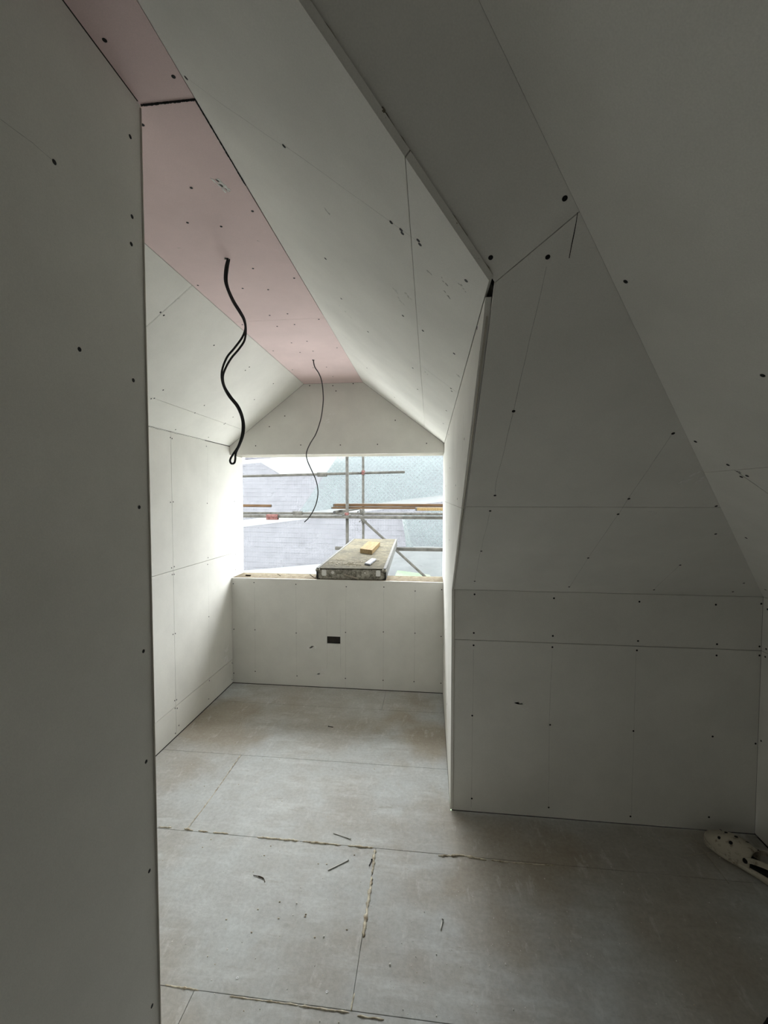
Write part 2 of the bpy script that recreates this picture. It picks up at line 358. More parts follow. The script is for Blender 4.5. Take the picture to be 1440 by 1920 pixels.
for i, r in enumerate(rows):
    for a, b in zip(r[:-1], r[1:]):
        y0, y1 = ys[i], ys[i+1]
        if i == 6:   # this row runs into the knee wall on its right
            if b == XW: 
                fboard(0, 0, 0, 0, pts=[(a, y0), (XW, y0), (XW, YK-.001), (XR, YK-.001), (XR, y1), (a, y1)])
            else: fboard(a, b, y0, y1)
        elif y1 < YP or a > XP: fboard(max(a, XP-.02) if y1 < YP else a, b, y0, y1)
        else: fboard(a, b, y0, y1)
def bead(pts, r, name='adhesive_bead', lump=.5, m=BEAD):
    P = []; rs = []
    pts = [Vector(on_z(*q, 0)) for q in pts]
    for a, b in zip(pts[:-1], pts[1:]):
        n = max(3, int((b-a).length/.009))
        for k in range(n): P.append(a.lerp(b, k/n)+Vector((random.uniform(-1, 1)*r*.35, random.uniform(-1, 1)*r*.35, r*.15)))
    P.append(pts[-1])
    for i, p in enumerate(P): rs.append(r*(.35+lump*1.3*abs(noise.noise(p*90)*2.2)+.35*random.random())*(.4 if i in (0, len(P)-1) else 1))
    o = obj(name, tube(P, rs, 7, .85), m, fl.root); return o
for seg_, r_ in [([(297, 1551), (322, 1552)], .004), ([(345, 1554), (362, 1557)], .006), ([(372, 1558), (390, 1560)], .0045), ([(400, 1561), (428, 1563)], .0045),
                 ([(482, 1570), (560, 1577)], .0045), ([(568, 1578), (640, 1585)], .0045), ([(652, 1586), (700, 1590)], .005),
                 ([(822, 1605), (868, 1604), (912, 1613)], .006), ([(920, 1613), (965, 1618), (1040, 1623)], .003),
                 ([(703, 1594), (701, 1612), (698, 1640)], .006), ([(697, 1645), (692, 1680), (687, 1715), (681, 1758)], .0065),
                 ([(664, 1862), (661, 1880), (658, 1897)], .004), ([(352, 1552), (378, 1520), (412, 1473), (452, 1414)], .0028),
                 ([(670, 1905), (720, 1912)], .003), ([(310, 1847), (372, 1857)], .003), ([(430, 1868), (560, 1885)], .0022), ([(560, 1886), (655, 1899)], .003)]:
    bead(seg_, r_)
# grit, crumbs of plaster and sawdust nobody could count
bm = bmesh.new()
for i in range(520):
    x = random.uniform(-1.5, 1.3); y = random.gauss(1.6, .6) if i % 3 else random.gauss(1.25, .3)
    if i % 3 == 0: x = random.gauss(.05, .3)
    if (x > .55 and y < 1.35) or y < .7 or y > 3.3 or (y > YK-.02 and x > XR-.03) or (y < YP and x < XP+.03) or x > XW-.04: continue
    r = random.uniform(.0008, .0022)*(1.8 if random.random() < .06 else 1)
    bmesh.ops.create_icosphere(bm, subdivisions=1, radius=r, matrix=Matrix.Translation((x, y, r*.5)) @ Matrix.Diagonal((1, random.uniform(.6, 1.6), .7, 1)))
gr = obj('plaster_grit', bm, WHITE); tag(gr, 'pale crumbs of plaster grit scattered over the dusty floor', 'grit', kind='stuff')
bm = bmesh.new()
for i in range(160):
    x = random.uniform(-1.4, 1.0); y = random.uniform(.9, 3.0)
    if (y > YK-.02 and x > XR-.03) or (y < YP+.02 and x < XP+.03): continue
    r = random.uniform(.001, .0022)
    bmesh.ops.create_icosphere(bm, subdivisions=1, radius=r, matrix=Matrix.Translation((x, y, r*.4)) @ Matrix.Diagonal((random.uniform(.6, 2), 1, .5, 1)))
for px, py in off([(575, 505), (602, 465), (803, 540), (838, 541), (548, 732), (415, 775), (350, 437), (635, 770), (750, 753), (748, 762), (521, 829), (640, 700), (955, 503), (640, 98), (570, 102), (862, 142), (266, 207), (322, 212), (923, 818), (788, 850), (315, 470), (1040, 140)], 240, 1380, 2.25):
    p = on_z(px, py, 0); bmesh.ops.create_icosphere(bm, subdivisions=1, radius=.003, matrix=Matrix.Translation((p.x, p.y, .0012)) @ Matrix.Diagonal((1.5, .8, .5, 1)))
gr = obj('dark_grit', bm, BEAD); tag(gr, 'brown specks of grit and bark scattered over the floor boards', 'grit', kind='stuff')

# ------------------------------------------------------------------ WINDOW WALL (below the opening)
ww = Face('wall_window', (0, YW, 0), (1, 0, 0), (0, 0, 1), (0, 1, 0))
ww.shell([(XL-.07, -.09), (XR+.07, -.09), (XR+.07, ZS-.02), (XL-.07, ZS-.02)], YO-YW-.02)
sx0, sz0 = ww.px(613, 1206.5); sx1, sz1 = ww.px(638, 1194)
# one board, cut round the socket hole: four-sided frame built as a single mesh
bm = bmesh.new(); e = .0011; fz = .028
xs_ = [XL+e, sx0, sx1, XR-e]; zs_ = [.004, sz0, sz1, ZS-e]
for i in range(3):
    for j in range(3):
        if i == 1 and j == 1: continue
        bm_box(bm, (xs_[i], YW, zs_[j]), (xs_[i+1], YW+T, zs_[j+1]))
bmesh.ops.remove_doubles(bm, verts=bm.verts[:], dist=1e-5)
cent = {}
for f in bm.faces: cent.setdefault(tuple(round(c, 5) for c in f.calc_center_median()), []).append(f)
bmesh.ops.delete(bm, geom=[f for l in cent.values() if len(l) > 1 for f in l], context='FACES')
bmesh.ops.recalc_face_normals(bm, faces=bm.faces[:])
wb = obj('plasterboard', bm, GREY, ww.root); ww.boards.append(([(XL, 0), (XR, 0), (XR, ZS), (XL, ZS)], wb))
ww.screws(off([(57,178),(184,171),(441,182),(750,197),(981,199),(1173,223),(1336,215),(61,457),(190,461),(443,481),(746,477),(978,474),(1172,482),(1332,502),(192,716),(448,744),(745,759),(976,771),(1166,779),(1331,789),(60,727),(52,765),(52,668)], 420, 1040, 3.2727))
for a, b, c_, d in ((187,200,192,700),(441,200,446,740),(632,320,632,700),(714,340,716,700),(749,205,745,850),(981,210,976,850),(1173,200,1167,780)):
    ww.line(off([(a, b), (c_, d)], 420, 1040, 3.2727), .0011)
ww.smear(582, 1210, .07, .07, .3, n=7, name='chalk_scuff', m=PENCIL if 0 else WHITE); ww.smear(602, 1262, .10, .05, .2, n=7, name='chalk_scuff')
bm = bmesh.new()   # galvanised back box sunk in the hole
y0, y1 = YW+.0125, YW+.05
bx = box((sx0+.003, YW+.004, sz0+.003), (sx1-.003, y1, sz1-.003))
fr = [f for f in bx.faces if f.normal.y < -.9]; bmesh.ops.delete(bx, geom=fr, context='FACES_ONLY'); bm.free()
bb = obj('socket_box', bx, BOXM, ww.root)
bm = bmesh.new()
for xx in (sx0+.012, sx1-.012):
    bm_tube(bm, [(xx, YW+.008, (sz0+sz1)/2), (xx, YW+.03, (sz0+sz1)/2)], .004, 8)
bm_tube(bm, spline([(sx0+.05, YW+.045, sz0+.02), (sx0+.06, YW+.02, sz1-.015), (sx0+.09, YW+.018, sz0+.02), (sx0+.10, YW+.04, sz1-.01)]), .0035, 8)
obj('box_lug', bm, BOXM, bb)
# ply sill board on top of the wall, white trimmed front edge
sl = obj('trim_sill', box((XL+.002, YW+.0125, ZS-.018), (XR-.002, YO, ZS)), OSB); sl['kind'] = 'structure'
sd = bmesh.new()
for i in range(160):
    x = random.uniform(XL+.03, XR-.03); y = random.uniform(YW+.03, YO-.02); r = random.uniform(.001, .003)
    bmesh.ops.create_icosphere(sd, subdivisions=1, radius=r, matrix=Matrix.Translation((x, y, ZS+r*.4)) @ Matrix.Diagonal((random.uniform(.7, 2.4), 1, .5, 1)))
o = obj('sawdust', sd, SHAVE); tag(o, 'sawdust and crumbs lying along the bare plywood sill', 'sawdust', kind='stuff')
# timber offcut and bits of wire on the sill
o = obj('timber_offcut', tube([on_z(461, 1078.5, ZS+.006), on_z(470, 1079, ZS+.006)], .006, 6), TIMBER); tag(o, 'small dark timber offcut lying at the left end of the sill', 'offcut')
o = obj('splinter', tube(spline([on_z(520, 1076, ZS+.02), on_z(526, 1080, ZS+.004)]), .0022, 6), TIMBER); tag(o, 'short splinter on the sill midway between its left end and the platform', 'splinter')
tw = empty('wire_offcut', on_z(588, 1083, ZS))
for q in (((581, 1077), (586, 1081), (591, 1084)), ((597, 1077), (593, 1080), (592, 1084))):
    bm = tube(spline([on_z(a, b, ZS+.004+(.03 if i == 0 else 0)) for i, (a, b) in enumerate(q)]), .0028, 6); o = obj('wire', bm, TIMBER, tw); o.matrix_parent_inverse = Matrix.Translation(-tw.location)
tag(tw, 'twisted brown wire offcuts on the sill beside the left end of the metal platform', 'wire')

# gable above the opening
wg = Face('wall_gable', (0, YW, 0), (1, 0, 0), (0, 0, 1), (0, 1, 0))
gp = [(XL, ZH), (XR, ZH), (XR, ZE), (XB, ZF), (XA, ZF), (XL, ZE)]
wg.shell([(XL-.0, ZH+.02), (XR+.0, ZH+.02), (XR+.06, ZE+.0), (XB+.03, ZF+.06), (XA-.03, ZF+.06), (XL-.06, ZE)], YO-YW-.02)
wg.board(gp)
wg.screws(off([(194,52),(471,47),(714,47),(942,43),(1243,37)], 420, 820, 3.2727)+off([(1026,1802),(1165,1802),(1287,1790)], 260, 160, 3.2)+[(534, 780), (741, 788), (630, 733), (505, 800)])
wg.smear(622, 782, .10, .06, .5, n=6, name='chalk_scuff')
hd = obj('trim_window_head', box((XL+.002, YW+.0127, ZH+.001), (XR-.002, YO, ZH+.019)), mat('cream_lining', (.62, .58, .46), .8, build=woodish((.20, .185, .145), (.27, .25, .205), (1, 1, 1), 6))); hd['kind'] = 'structure'

# ------------------------------------------------------------------ DORMER CHEEKS
wl = Face('wall_left', (XL, 0, 0), (0, 1, 0), (0, 0, 1), (-1, 0, 0))
wl.shell([(YP-.05, -.09), (YO, -.09), (YO, ZE+.02), (YP-.05, ZE+.02)])
yj = wl.px(327, 1180)[0]; zj1 = wl.px(370, 1056.6)[1]; zj2 = wl.px(360, 1299)[1]
for a, b in ((YP, yj), (yj, YO)):
    for c_, d in ((.004, zj2), (zj2, zj1), (zj1, ZE-.004)): wl.board([(a, c_), (b, c_), (b, d), (a, d)], gap=.0014)
wl.screws(off([(152,308),(160,313),(325,350),(153,619),(166,617),(329,624),(460,615),(158,934),(171,928),(161,966),(170,965),(333,885),(331,917),(464,842),(465,869),(465,943),(165,1253),(176,1249),(337,1168),(173,1571),(182,1567),(175,1608),(185,1608),(339,1475),(448,1390),(336,1563),(448,1470),(176,1728),(193,1690)], 260, 700, 2.56))
for q in ([(331,350),(330,620)], [(333,920),(337,1165)], [(337,1180),(339,1470)], [(420,560),(400,640)], [(413,1370),(418,1290)]): wl.line(off(q, 260, 700, 2.56), .0011)
wl.smear(425, 1225, .08, .16, .2, n=8)
wr = Face('wall_right_cheek', (XR, 0, 0), (0, 1, 0), (0, 0, 1), (1, 0, 0))
YC = YK-(ZE-ZK)/TM                    # where the eaves meet the main slope
cut = ZE-.035                         # the board stops a little short of the corner
wr.shell([(YK+.02, -.09), (YO, -.09), (YO, ZE+.02), (YC+.03, ZE+.02), (YK+.02, ZK+.02)])
zjr = wr.px(863, 952)[1]; ysl = lambda z: YK-(z-ZK)/TM
wr.board([(YK, .004), (YO, .004), (YO, zjr), (ysl(zjr), zjr), (YK, ZK)])
wr.board([(ysl(zjr), zjr), (YO, zjr), (YO, ZE-.003), (YC+.035, ZE-.003), (ysl(cut)+.01, cut)])
wr.screws(off([(199,360),(135,915),(92,1147),(57,893),(100,1215),(62,1060),(42,1150),(60,1420)], 820, 480, 2.667)+[(836, 1180), (833, 1260), (838, 1320)])
for i in range(16):     # streaky trowel scuffs on the bright cheek
    y_ = random.uniform(1.3, 3.2); z_ = random.uniform(1.35, 1.9)
    if y_ > ysl(z_)+.1: wr.line([(y_, z_), (y_+.02, z_-random.uniform(.08, .2))], .004, pxs=False, name='scuff_mark', jit=.002)

# ------------------------------------------------------------------ KNEE WALL and MAIN SLOPE
wk = Face('wall_knee', (0, YK, 0), (1, 0, 0), (0, 0, 1), (0, 1, 0))
wk.shell([(XR+.016, -.09), (XW+.07, -.09), (XW+.07, ZK+.02), (XR+.016, ZK+.02)])
zk1 = wk.px(1140, 1209.5)[1]; X0 = XR+T+.0005
wk.board([(X0, .0025), (XW, .0025), (XW, zk1), (X0, zk1)], gap=[.001, .0006, .0014, .0003]); wk.board([(X0, zk1), (XW, zk1), (XW, ZK), (X0, ZK)], gap=[.0014, .0006, .001, .0003])
wk.screws(off([(162,80),(508,97),(880,112),(1213,125),(1411,121),(159,248),(503,261),(874,283),(1218,297),(1403,307),(158,302),(501,310),(869,324),(1216,346),(1403,346),(152,608),(491,648),(854,675),(1199,699),(1386,730),(150,969),(485,1008),(841,1047),(1183,1050)], 820, 1080, 2.3226))
for q in ([(158,320),(148,1005)], [(501,325),(487,640),(485,1000)], [(866,340),(845,1040)]): wk.line(off(q, 820, 1080, 2.3226), .0011)
wk.smear(977, 1326, .05, .05, 0, n=6, name='chalk_scuff')
ms = Face('ceiling_main_slope', (0, YK, ZK), (1, 0, 0), (0, -1, TM), (0, TM, 1))
HY = YK-(ZF-ZK)/TM; HX = XW-(ZF-ZK)/TR
# the dormer boards' upper face meets the slope here (their cut edge hangs below it)
nd = Vector((TDR, 0, 1)).normalized()
def valley(x, k=0):
    z = ZE+(XR-x)*TDR+T*k/nd.z; return Vector((x, YK-(z-ZK)/TM, z))
v0 = valley(XR+T, 1); v1 = valley(XB, 1)
S = lambda p: ms.w(*p)
sj = ms.px(866, 950)[1]; sA = ms.px(916, 524); sB = ms.px(1083, 397)
hp = lambda v: (XW-(v/math.sqrt(1+TM*TM)*TM)/TR)         # hip x at slope distance v
top = S((HX, HY, ZF))
xc = XR+T+.0005
V0 = S(v0); V1 = S(v1)
ms.shell([(XR+.016, -.01), (XW+.02, -.01), (top[0]+.02, top[1]+.03), (V1[0]+.05, V1[1]+.03), (V0[0]+.02, V0[1]-.0)])
ms.board([(xc, 0), (XW, 0), (hp(sj), sj), (xc, sj)], gap=[.0009, .0002, .0013, .0003])
sAx = (xc, V0[1]-.004)
ms.board([(xc, sj), (hp(sj), sj), (hp(sB[1]), sB[1]), sAx], gap=[.0011, .0002, .0010, .0003])
ms.board([sAx, (hp(sB[1]), sB[1]), top, V1], gap=[.0008, .0002, 0, 0])
ms.screws([(1059,372),(920,483),(1027,482),(963,771),(928,929),(919,958)]+off([(1051,115),(870,382),(826,445),(1225,526),(1227,412),(267,596),(240,719),(704,624),(626,742),(1080,653),(973,754),(1295,762),(1340,727)], 780, 760, 2.18))
ms.line([(1024,500),(1004,590),(963,771),(930,905),(928,929)], .0013); ms.line([(919,960),(901,1034),(889,1095)], .0010)
ms.line([(1262,812),(1179,934),(1160,963),(1103,1046),(1067,1102)], .0012); ms.line([(1276,1058),(1226,1105)], .0010)
ms.line([(1083,398),(1076,440),(1067,484)], .0022, m=BLACK, name='knife_cut', jit=.0004)
ms.smear(1297, 900, .07, .05, .9, n=6, name='chalk_scuff'); ms.smear(1225, 962, .03, .02, 0, n=3, name='chalk_scuff')

# right-hand slope and its low wall
rs = Face('ceiling_right_slope', (XW, 0, ZK), (0, 1, 0), (-1, 0, TR), (TR, 0, 1))
R_ = lambda p: rs.w(*p); rt = R_((HX, HY, ZF))
rs.shell([(YB-.05, -.02), (YK+.02, -.02), (rt[0]+.02, rt[1]+.03), (YB-.05, rt[1]+.03)])
rj = rs.px(1380, 881)[1]; ru = rs.px(1378, 882)[0]
hy = lambda v: YK-(v/math.sqrt(1+TR*TR)*TR)/TM
rs.board([(ru, 0), (YK, 0), (hy(rj), rj), (ru, rj)], gap=[.0003, .0002, .0007, .0016]); rs.board([(YB, 0), (ru, 0), (ru, rj), (YB, rj)])
rs.board([(YB, rj), (hy(rj), rj), (rt[0], rt[1]), (YB, rt[1])], gap=[.0004, .0002, 0, 0])
rs.screws([(1173,528),(1430,704),(1304,828)]+off([(710,659),(848,738),(806,745),(841,1185),(980,1558)], 1180, 700, 3.84)+[(1290,300),(1010,60),(1130,30)][:0])
rs.smear(1384, 885, .012, .012, 0, m=BLACK, n=3, name='filled_hole')
wa = Face('wall_right', (XW, 0, 0), (0, 1, 0), (0, 0, 1), (1, 0, 0))
wa.shell([(YB-.05, -.09), (YK+.05, -.09), (YK+.05, ZK+.02), (YB-.05, ZK+.02)])
for a, b in ((.9, YK), (-.3, .9), (YB, -.3)):
    wa.board([(a, .006), (b, .006), (b, zk1), (a, zk1)]); wa.board([(a, zk1), (b, zk1), (b, ZK), (a, ZK)])
wa.screws(off([(1438,145),(1432,318),(1428,352),(1410,718)], 820, 1080, 2.3226))

# ------------------------------------------------------------------ DORMER CEILING
dr = Face('ceiling_dormer_right', (XR, YW, ZE), (0, -1, 0), (-1, 0, TDR), (TDR, 0, 1))
D = lambda p: dr.w(*p)
c0 = D(valley(XR, 1)-nd*T*.0); a0 = D((XR, YC, ZE)); vv0 = D(valley(XR, 1)-nd*T); vv1 = D(valley(XB, 1)-nd*T)
Ltop = (Vector((XB, 0, ZF))-Vector((XR, 0, ZE))).length
vv0 = (vv0[0], 0.0); 
dr.shell([(-.2, -.02), (a0[0]-.03, -.02), (vv1[0]-.04, Ltop+.03), (-.2, Ltop+.03)])
jv = dr.px(775, 505)[1]; ju = dr.px(765, 668)[0]
def vx(v): return vv0[0]+(vv1[0]-vv0[0])*v/Ltop
dr.board([(0, 0), (ju, 0), (ju, jv), (0, jv)]); dr.board([(ju, 0), (vx(0), 0), (vx(jv), jv), (ju, jv)])
dr.board([(0, jv), (vx(jv), jv), (vx(Ltop), Ltop), (0, Ltop)])
dr.screws(off([(31,680),(530,1035),(576,1070),(582,1086),(656,1119),(664,1138),(879,1307),(224,1204),(585,1470)], 520, 0, 2.483)+off([(84,488),(30,838),(45,773),(68,662),(72,676)], 820, 480, 2.667)+[(793,620),(774,690),(783,730),(688,690),(740,745),(690,622),(640,560),(349,146)])
dr.line([(533,273),(600,320),(735,417),(787,455)], .0011); dr.line([(356,150),(420,198),(533,275)], .0009)
dr.smear(646, 582, .10, .012, m=SCUFF, n=9, name='scuff_mark', to=(666, 605))
for a_, b_, l_ in ((745, 548, .04), (762, 552, .04), (752, 565, .03), (806, 512, .03), (835, 530, .03), (868, 540, .03), (838, 552, .02), (615, 397, .02), (860, 705, .02), (800, 700, .02)): dr.smear(a_, b_, l_, .010, m=SCUFF, n=5, name='scuff_mark', to=(a_+11, b_+13))
# torn paper and filler hanging along the raw valley edge
P = []; rr = []
A, B = valley(XR+.004, 1), valley(-.42, 1)
for k in range(120):
    p = A.lerp(B, k/119); P.append(p+Vector((.0, -.001, -.0005))+Vector((noise.noise(p*40), noise.noise(p*43+Vector((5, 5, 5))), noise.noise(p*47)))*.0022)
    rr.append(.0016+.0048*max(0, noise.noise(p*34))+.0020*random.random()*(random.random() < .3))
TORN = mat('torn_brown_paper', (.3, .26, .2), .95, build=lambda N, b: N.links.new(ramp(N, nz(N, 60, 5), [(.4, (.10, .085, .06)), (.6, (.38, .34, .27))]), b.inputs['Base Color']))
bm = tube(P, rr, 6)
for i in range(26):
    p = P[random.randrange(len(P))]; bmesh.ops.create_icosphere(bm, subdivisions=1, radius=random.uniform(.003, .0065), matrix=Matrix.Translation(p+Vector((-.003, -.001, -.004))*random.random()))
o = obj('torn_paper_edge', bm, TORN, dr.root); o['kind'] = 'stuff'

dl = Face('ceiling_dormer_left', (XL, YW, ZE), (0, -1, 0), (1, 0, TDL), (-TDL, 0, 1))
Ll = (Vector((XA, 0, ZF))-Vector((XL, 0, ZE))).length
dl.shell([(-.2, -.02), (YW-YP+.05, -.02), (YW-YP+.05, Ll+.03), (-.2, Ll+.03)])
lv = dl.px(300, 751)[1]; lu = YW-YP
lw = dl.px(330, 562)[0]
dl.board([(0, 0), (lu, 0), (lu, lv), (0, lv)]); dl.board([(0, lv), (lw, lv), (lw, Ll), (0, Ll)]); dl.board([(lw, lv), (lu, lv), (lu, Ll), (lw, Ll)])
dl.screws(off([(131,1362),(151,1380),(452,1560),(640,1710),(664,1690),(808,1790),(694,1885),(147,1828)], 260, 160, 3.2)+off([(60,122),(75,120),(315,154),(270,190),(453,210),(177,270),(410,244),(416,240),(335,307)], 260, 700, 2.56))
dl.smear(331, 563, .03, .010, m=SCUFF, n=4, name='scuff_mark', to=(345, 552)); dl.line([(362, 536), (318, 574), (276, 613)], .0009)
P = [Vector((XL+.003, YP+.1+(YW-YP-.5)*k/60, ZE-.004+.003*noise.noise(Vector((k*.5, 0, 0))))) for k in range(61)]
o = obj('sealant_bead', tube(P, [.0015+.002*abs(noise.noise(Vector((k*.7, 3, 0)))) for k in range(61)], 6), WHITE, dl.root)

fc = Face('ceiling', (0, 0, ZF), (1, 0, 0), (0, 1, 0), (0, 0, 1))
fc.shell([(XA-.02, YW+.2), (XB+.02, YW+.2), (XB+.02, HY+.1), (HX+.05, HY+.0), (HX+.05, YB-.05), (XP-.1, YB-.05), (XP-.1, YP-.05), (XA-.02, YP-.05)])
fy = fc.px(520, 600)[1]
fc.board([(XA, fy), (XB, fy), (XB, YW), (XA, YW)], PINK, name='pink_plasterboard')
bp = fc.board([(XA, YP+.004), (XB-.003, YP+.004), (XB-.0006, fy), (XA, fy)], PINK, name='pink_plasterboard')
fc.board([(XP, HY), (XB, HY), (XB, YP), (XP, YP)], PINK, name='pink_plasterboard')
fc.board([(XP, YB), (HX, YB), (HX, HY), (XP, HY)], GREY)
fc.screws(off([(24,237),(316,615),(683,755),(293,824),(495,847),(686,1099),(933,1157),(624,1218),(777,1226),(355,1200),(786,1380),(893,1371),(1081,1404),(622,1436),(831,1446),(935,1435),(917,1545),(1010,1535),(1190,1575),(807,1593),(968,1602),(1046,1595),(1047,1694),(1127,1690),(922,1706),(1165,1747)], 260, 160, 3.2)+off([(565,217),(937,414)], 0, 0, 2.88))
fc.smear(416, 347, .050, .022, n=26, to=(427, 358)); fc.smear(485, 452, .012, .006, .4, m=CORE, n=4, name='paper_tear'); fc.smear(336, 465, .010, .006, .4, m=CORE, n=3, name='paper_tear')
# black grime line round the end of the near pink board
def edge_line(face, a, b, r, m, name, z=-.001):
    n = 50; P = [face.P(*Vector(a).lerp(Vector(b), k/n), z)+Vector((noise.noise(Vector((k*.6, 1, r*99)))*r*.4, noise.noise(Vector((k*.6, 4, 0)))*r*.4, 0)) for k in range(n+1)]
    return obj(name, tube(P, [r*(.55+.5*random.random()) for _ in P], 6), m, face.root)
edge_line(fc, (XP+.001, YP+.001), (XB, YP+.001), .0028, DARKR, 'cracked_joint'); edge_line(fc, (XB-.001, YP), (XB-.002, YP+.27), .0022, DARKR, 'cracked_joint')
# small ragged cable holes in the ceiling
def hole(px, py, r):
    p = on(px, py, (0, 0, ZF), Vector((0, 0, 1))); bm = bmesh.new(); pts = []
    for k in range(11):
        a = 2*math.pi*k/11; q = r*random.uniform(.6, 1.2); pts.append((p.x+q*math.cos(a), p.y+q*math.sin(a), ZF-.0008))
    bm_prism(bm, pts, Vector((0, 0, .0008))); obj('cable_hole', bm, DARKR, fc.root)
    bm = bmesh.new()
    for k in range(9):
        a = random.random()*6.28; bmesh.ops.create_icosphere(bm, subdivisions=1, radius=random.uniform(.0015, .003), matrix=Matrix.Translation((p.x+r*math.cos(a), p.y+r*math.sin(a), ZF-.0015)))
    obj('torn_rim', bm, CORE, fc.root)
    return p
h1 = hole(425, 485, .008); h2 = hole(587, 675, .010)

# ------------------------------------------------------------------ NEAR PARTITION (left) and the room behind
wp = Face('wall_partition', (XP, 0, 0), (0, 1, 0), (0, 0, 1), (-1, 0, 0))
wp.shell([(YB-.05, -.09), (YP-.016, -.09), (YP-.016, ZF), (YB-.05, ZF)], .075)
wp.board([(-.25, .006), (YP, .006), (YP, ZF-.002), (-.25, ZF-.002)]); wp.board([(YB, .006), (-.25, .006), (-.25, ZF-.002), (YB, ZF-.002)])
wp.screws(off([(703,738),(713,1170),(709,1318),(293,875)], 0, 0, 2.88)+[(250,713),(261,951),(269,1221),(274,1428),(280,1633),(285,1886),(149,655)])
wp.line([(0, 222), (60, 268), (101, 303)], .0009)
bm = tube([(XP+.0015, YP-.001, .02), (XP+.0015, YP-.001, 1.0), (XP+.0008, YP-.001, ZF-.01)], .0022, 8); obj('edge_bead', bm, CORE, wp.root)
we = Face('wall_partition_end', (0, YP, 0), (-1, 0, 0), (0, 0, 1), (0, -1, 0))
we.shell([(-XP+.016, -.09), (-XL+.07, -.09), (-XL+.07, ZF+.0), (-XP+.016, ZF+.0)], .05, .0145)
we.board([(-XP+.014, .006), (-XA, .006), (-XA, ZF-.003), (-XP+.014, ZF-.003)])
we.board([(-XA, .006), (-XL, .006), (-XL, ZE), (-XA, ZF-.003)])
wb2 = Face('wall_back', (0, YB, 0), (1, 0, 0), (0, 0, 1), (0, -1, 0))
wb2.shell([(XP-.1, -.09), (XW+.1, -.09), (XW+.1, ZK), (HX+.05, ZF+.05), (XP-.1, ZF+.05)])
wb2.board([(XP, .006), (.4, .006), (.4, ZF-(.4-HX)*TR), (HX, ZF-.002), (XP, ZF-.002)]); wb2.board([(.4, .006), (XW, .006), (XW, ZK), (.4, ZF-(.4-HX)*TR)])
# raw board edge strip down the dormer mouth (edge of the cheek board, seen from the room)
for z0, z1 in ((zjr+.002, cut-.002), (ZK, zjr-.002)):
    a = Vector((XR+T*.5, ysl(z0), z0)); b = Vector((XR+T*.5, ysl(z1), z1)); o = obj('board_edge', tube([a, b], .0024, 6), CORE, wr.root)
o = obj('board_edge', tube([(XR+T+.0005, YK-.0008, .01), (XR+T+.0005, YK-.0008, ZK)], .0016, 6), CORE, wr.root)

# ------------------------------------------------------------------ CABLES hanging from the ceiling
cb = empty('hanging_cable', h1)
tag(cb, 'thick black cable doubled back in a long loop, hanging from the near ceiling hole', 'cable')
def cpts(l, Y, dy=0): return spline([on_y(x, y, Y+dy*i/len(l)) for i, (x, y) in enumerate(l)], 8)
c7 = lambda l: off(l, 400, 440, 3.43)
ca = c7([(92,158),(78,215),(74,290),(90,350),(125,430),(165,495),(194,545),(206,600),(186,660),(135,730),(90,785),(62,850),(53,910),(66,975),(100,1040),(148,1100),(177,1160),(188,1220),(183,1290),(160,1360),(125,1415),(108,1448),(112,1468),(124,1474)])
cbk = c7([(102,158),(92,215),(86,290),(98,350),(132,425),(172,490),(200,545),(209,610),(200,680),(165,735),(115,795),(78,860),(62,915),(72,975),(112,1040),(158,1098),(184,1155),(198,1225),(192,1290),(170,1350),(145,1405),(141,1445),(136,1466),(124,1474)])
Y1 = h1.y
for l, dy in ((ca, .0), (cbk, .006)):
    pts = cpts(l, Y1+dy, 0); pts.insert(0, Vector((pts[0].x, pts[0].y, ZF+.01)))
    o = obj('cable_strand', tube(pts, .0040, 10), CABLE, cb); o.matrix_parent_inverse = Matrix.Translation(-cb.location)
c2 = empty('hanging_cable', h2); tag(c2, 'thin single grey cable hanging from the far ceiling hole near the gable', 'cable')
l = c7([(643,808),(652,850),(680,895),(698,950),(707,1040),(703,1110),(690,1190),(660,1280),(622,1345),(600,1400),(604,1450),(634,1520),(660,1580),(673,1650),(664,1720),(640,1780),(610,1825),(585,1848)])
pts = cpts(l, h2.y); pts.insert(0, Vector((pts[0].x, pts[0].y, ZF+.01)))
THIN = mat('grey_thin_cable', (.05, .05, .05), .5, build=lambda N, b: bump(N, b, nz(N, 70), .05))
o = obj('cable_strand', tube(pts, .0036, 8), THIN, c2); o.matrix_parent_inverse = Matrix.Translation(-c2.location)

# ------------------------------------------------------------------ NAILS on the floor
def nail(p, q, label, r=.0017, head=.0038, m=NAIL, lift=0):
    a = on_z(*p, r+.0004); b = on_z(*q, r+.0004); e_ = empty('nail', (a.x, a.y, 0)); d = (b-a).normalized(); L = (b-a).length
    bm = bmesh.new(); bm_tube(bm, [a, a.lerp(b, .9), b], [r, r, .0003], 8); o = obj('shank', bm, m, e_); o.matrix_parent_inverse = Matrix.Translation(-e_.location)
    bm = bmesh.new(); bm_tube(bm, [a+Vector((0, 0, head-r)), a+Vector((0, 0, head-r))-d*.0014], head, 12); o = obj('head', bm, m, e_); o.matrix_parent_inverse = Matrix.Translation(-e_.location)
    tag(e_, label, 'nail')
nail((657, 1573), (624, 1561.5), 'bright steel nail lying just beyond the beaded floor joint')
nail((653, 1613), (614, 1632), 'bright steel nail lying on the near side of the beaded joint, pointing left', .0019)
nail((830, 1725), (826, 1744), 'short dark nail alone on the floor right of the beaded joint corner', .0022, .004)
nail((616, 1362), (625, 1363.5), 'small dark nail far off on the floor in front of the window wall', .002, .004, BLACK)
nail((697, 1613), (692, 1624), 'short dark nail beside the top of the lumpy adhesive bead', .002, .004, BLACK)
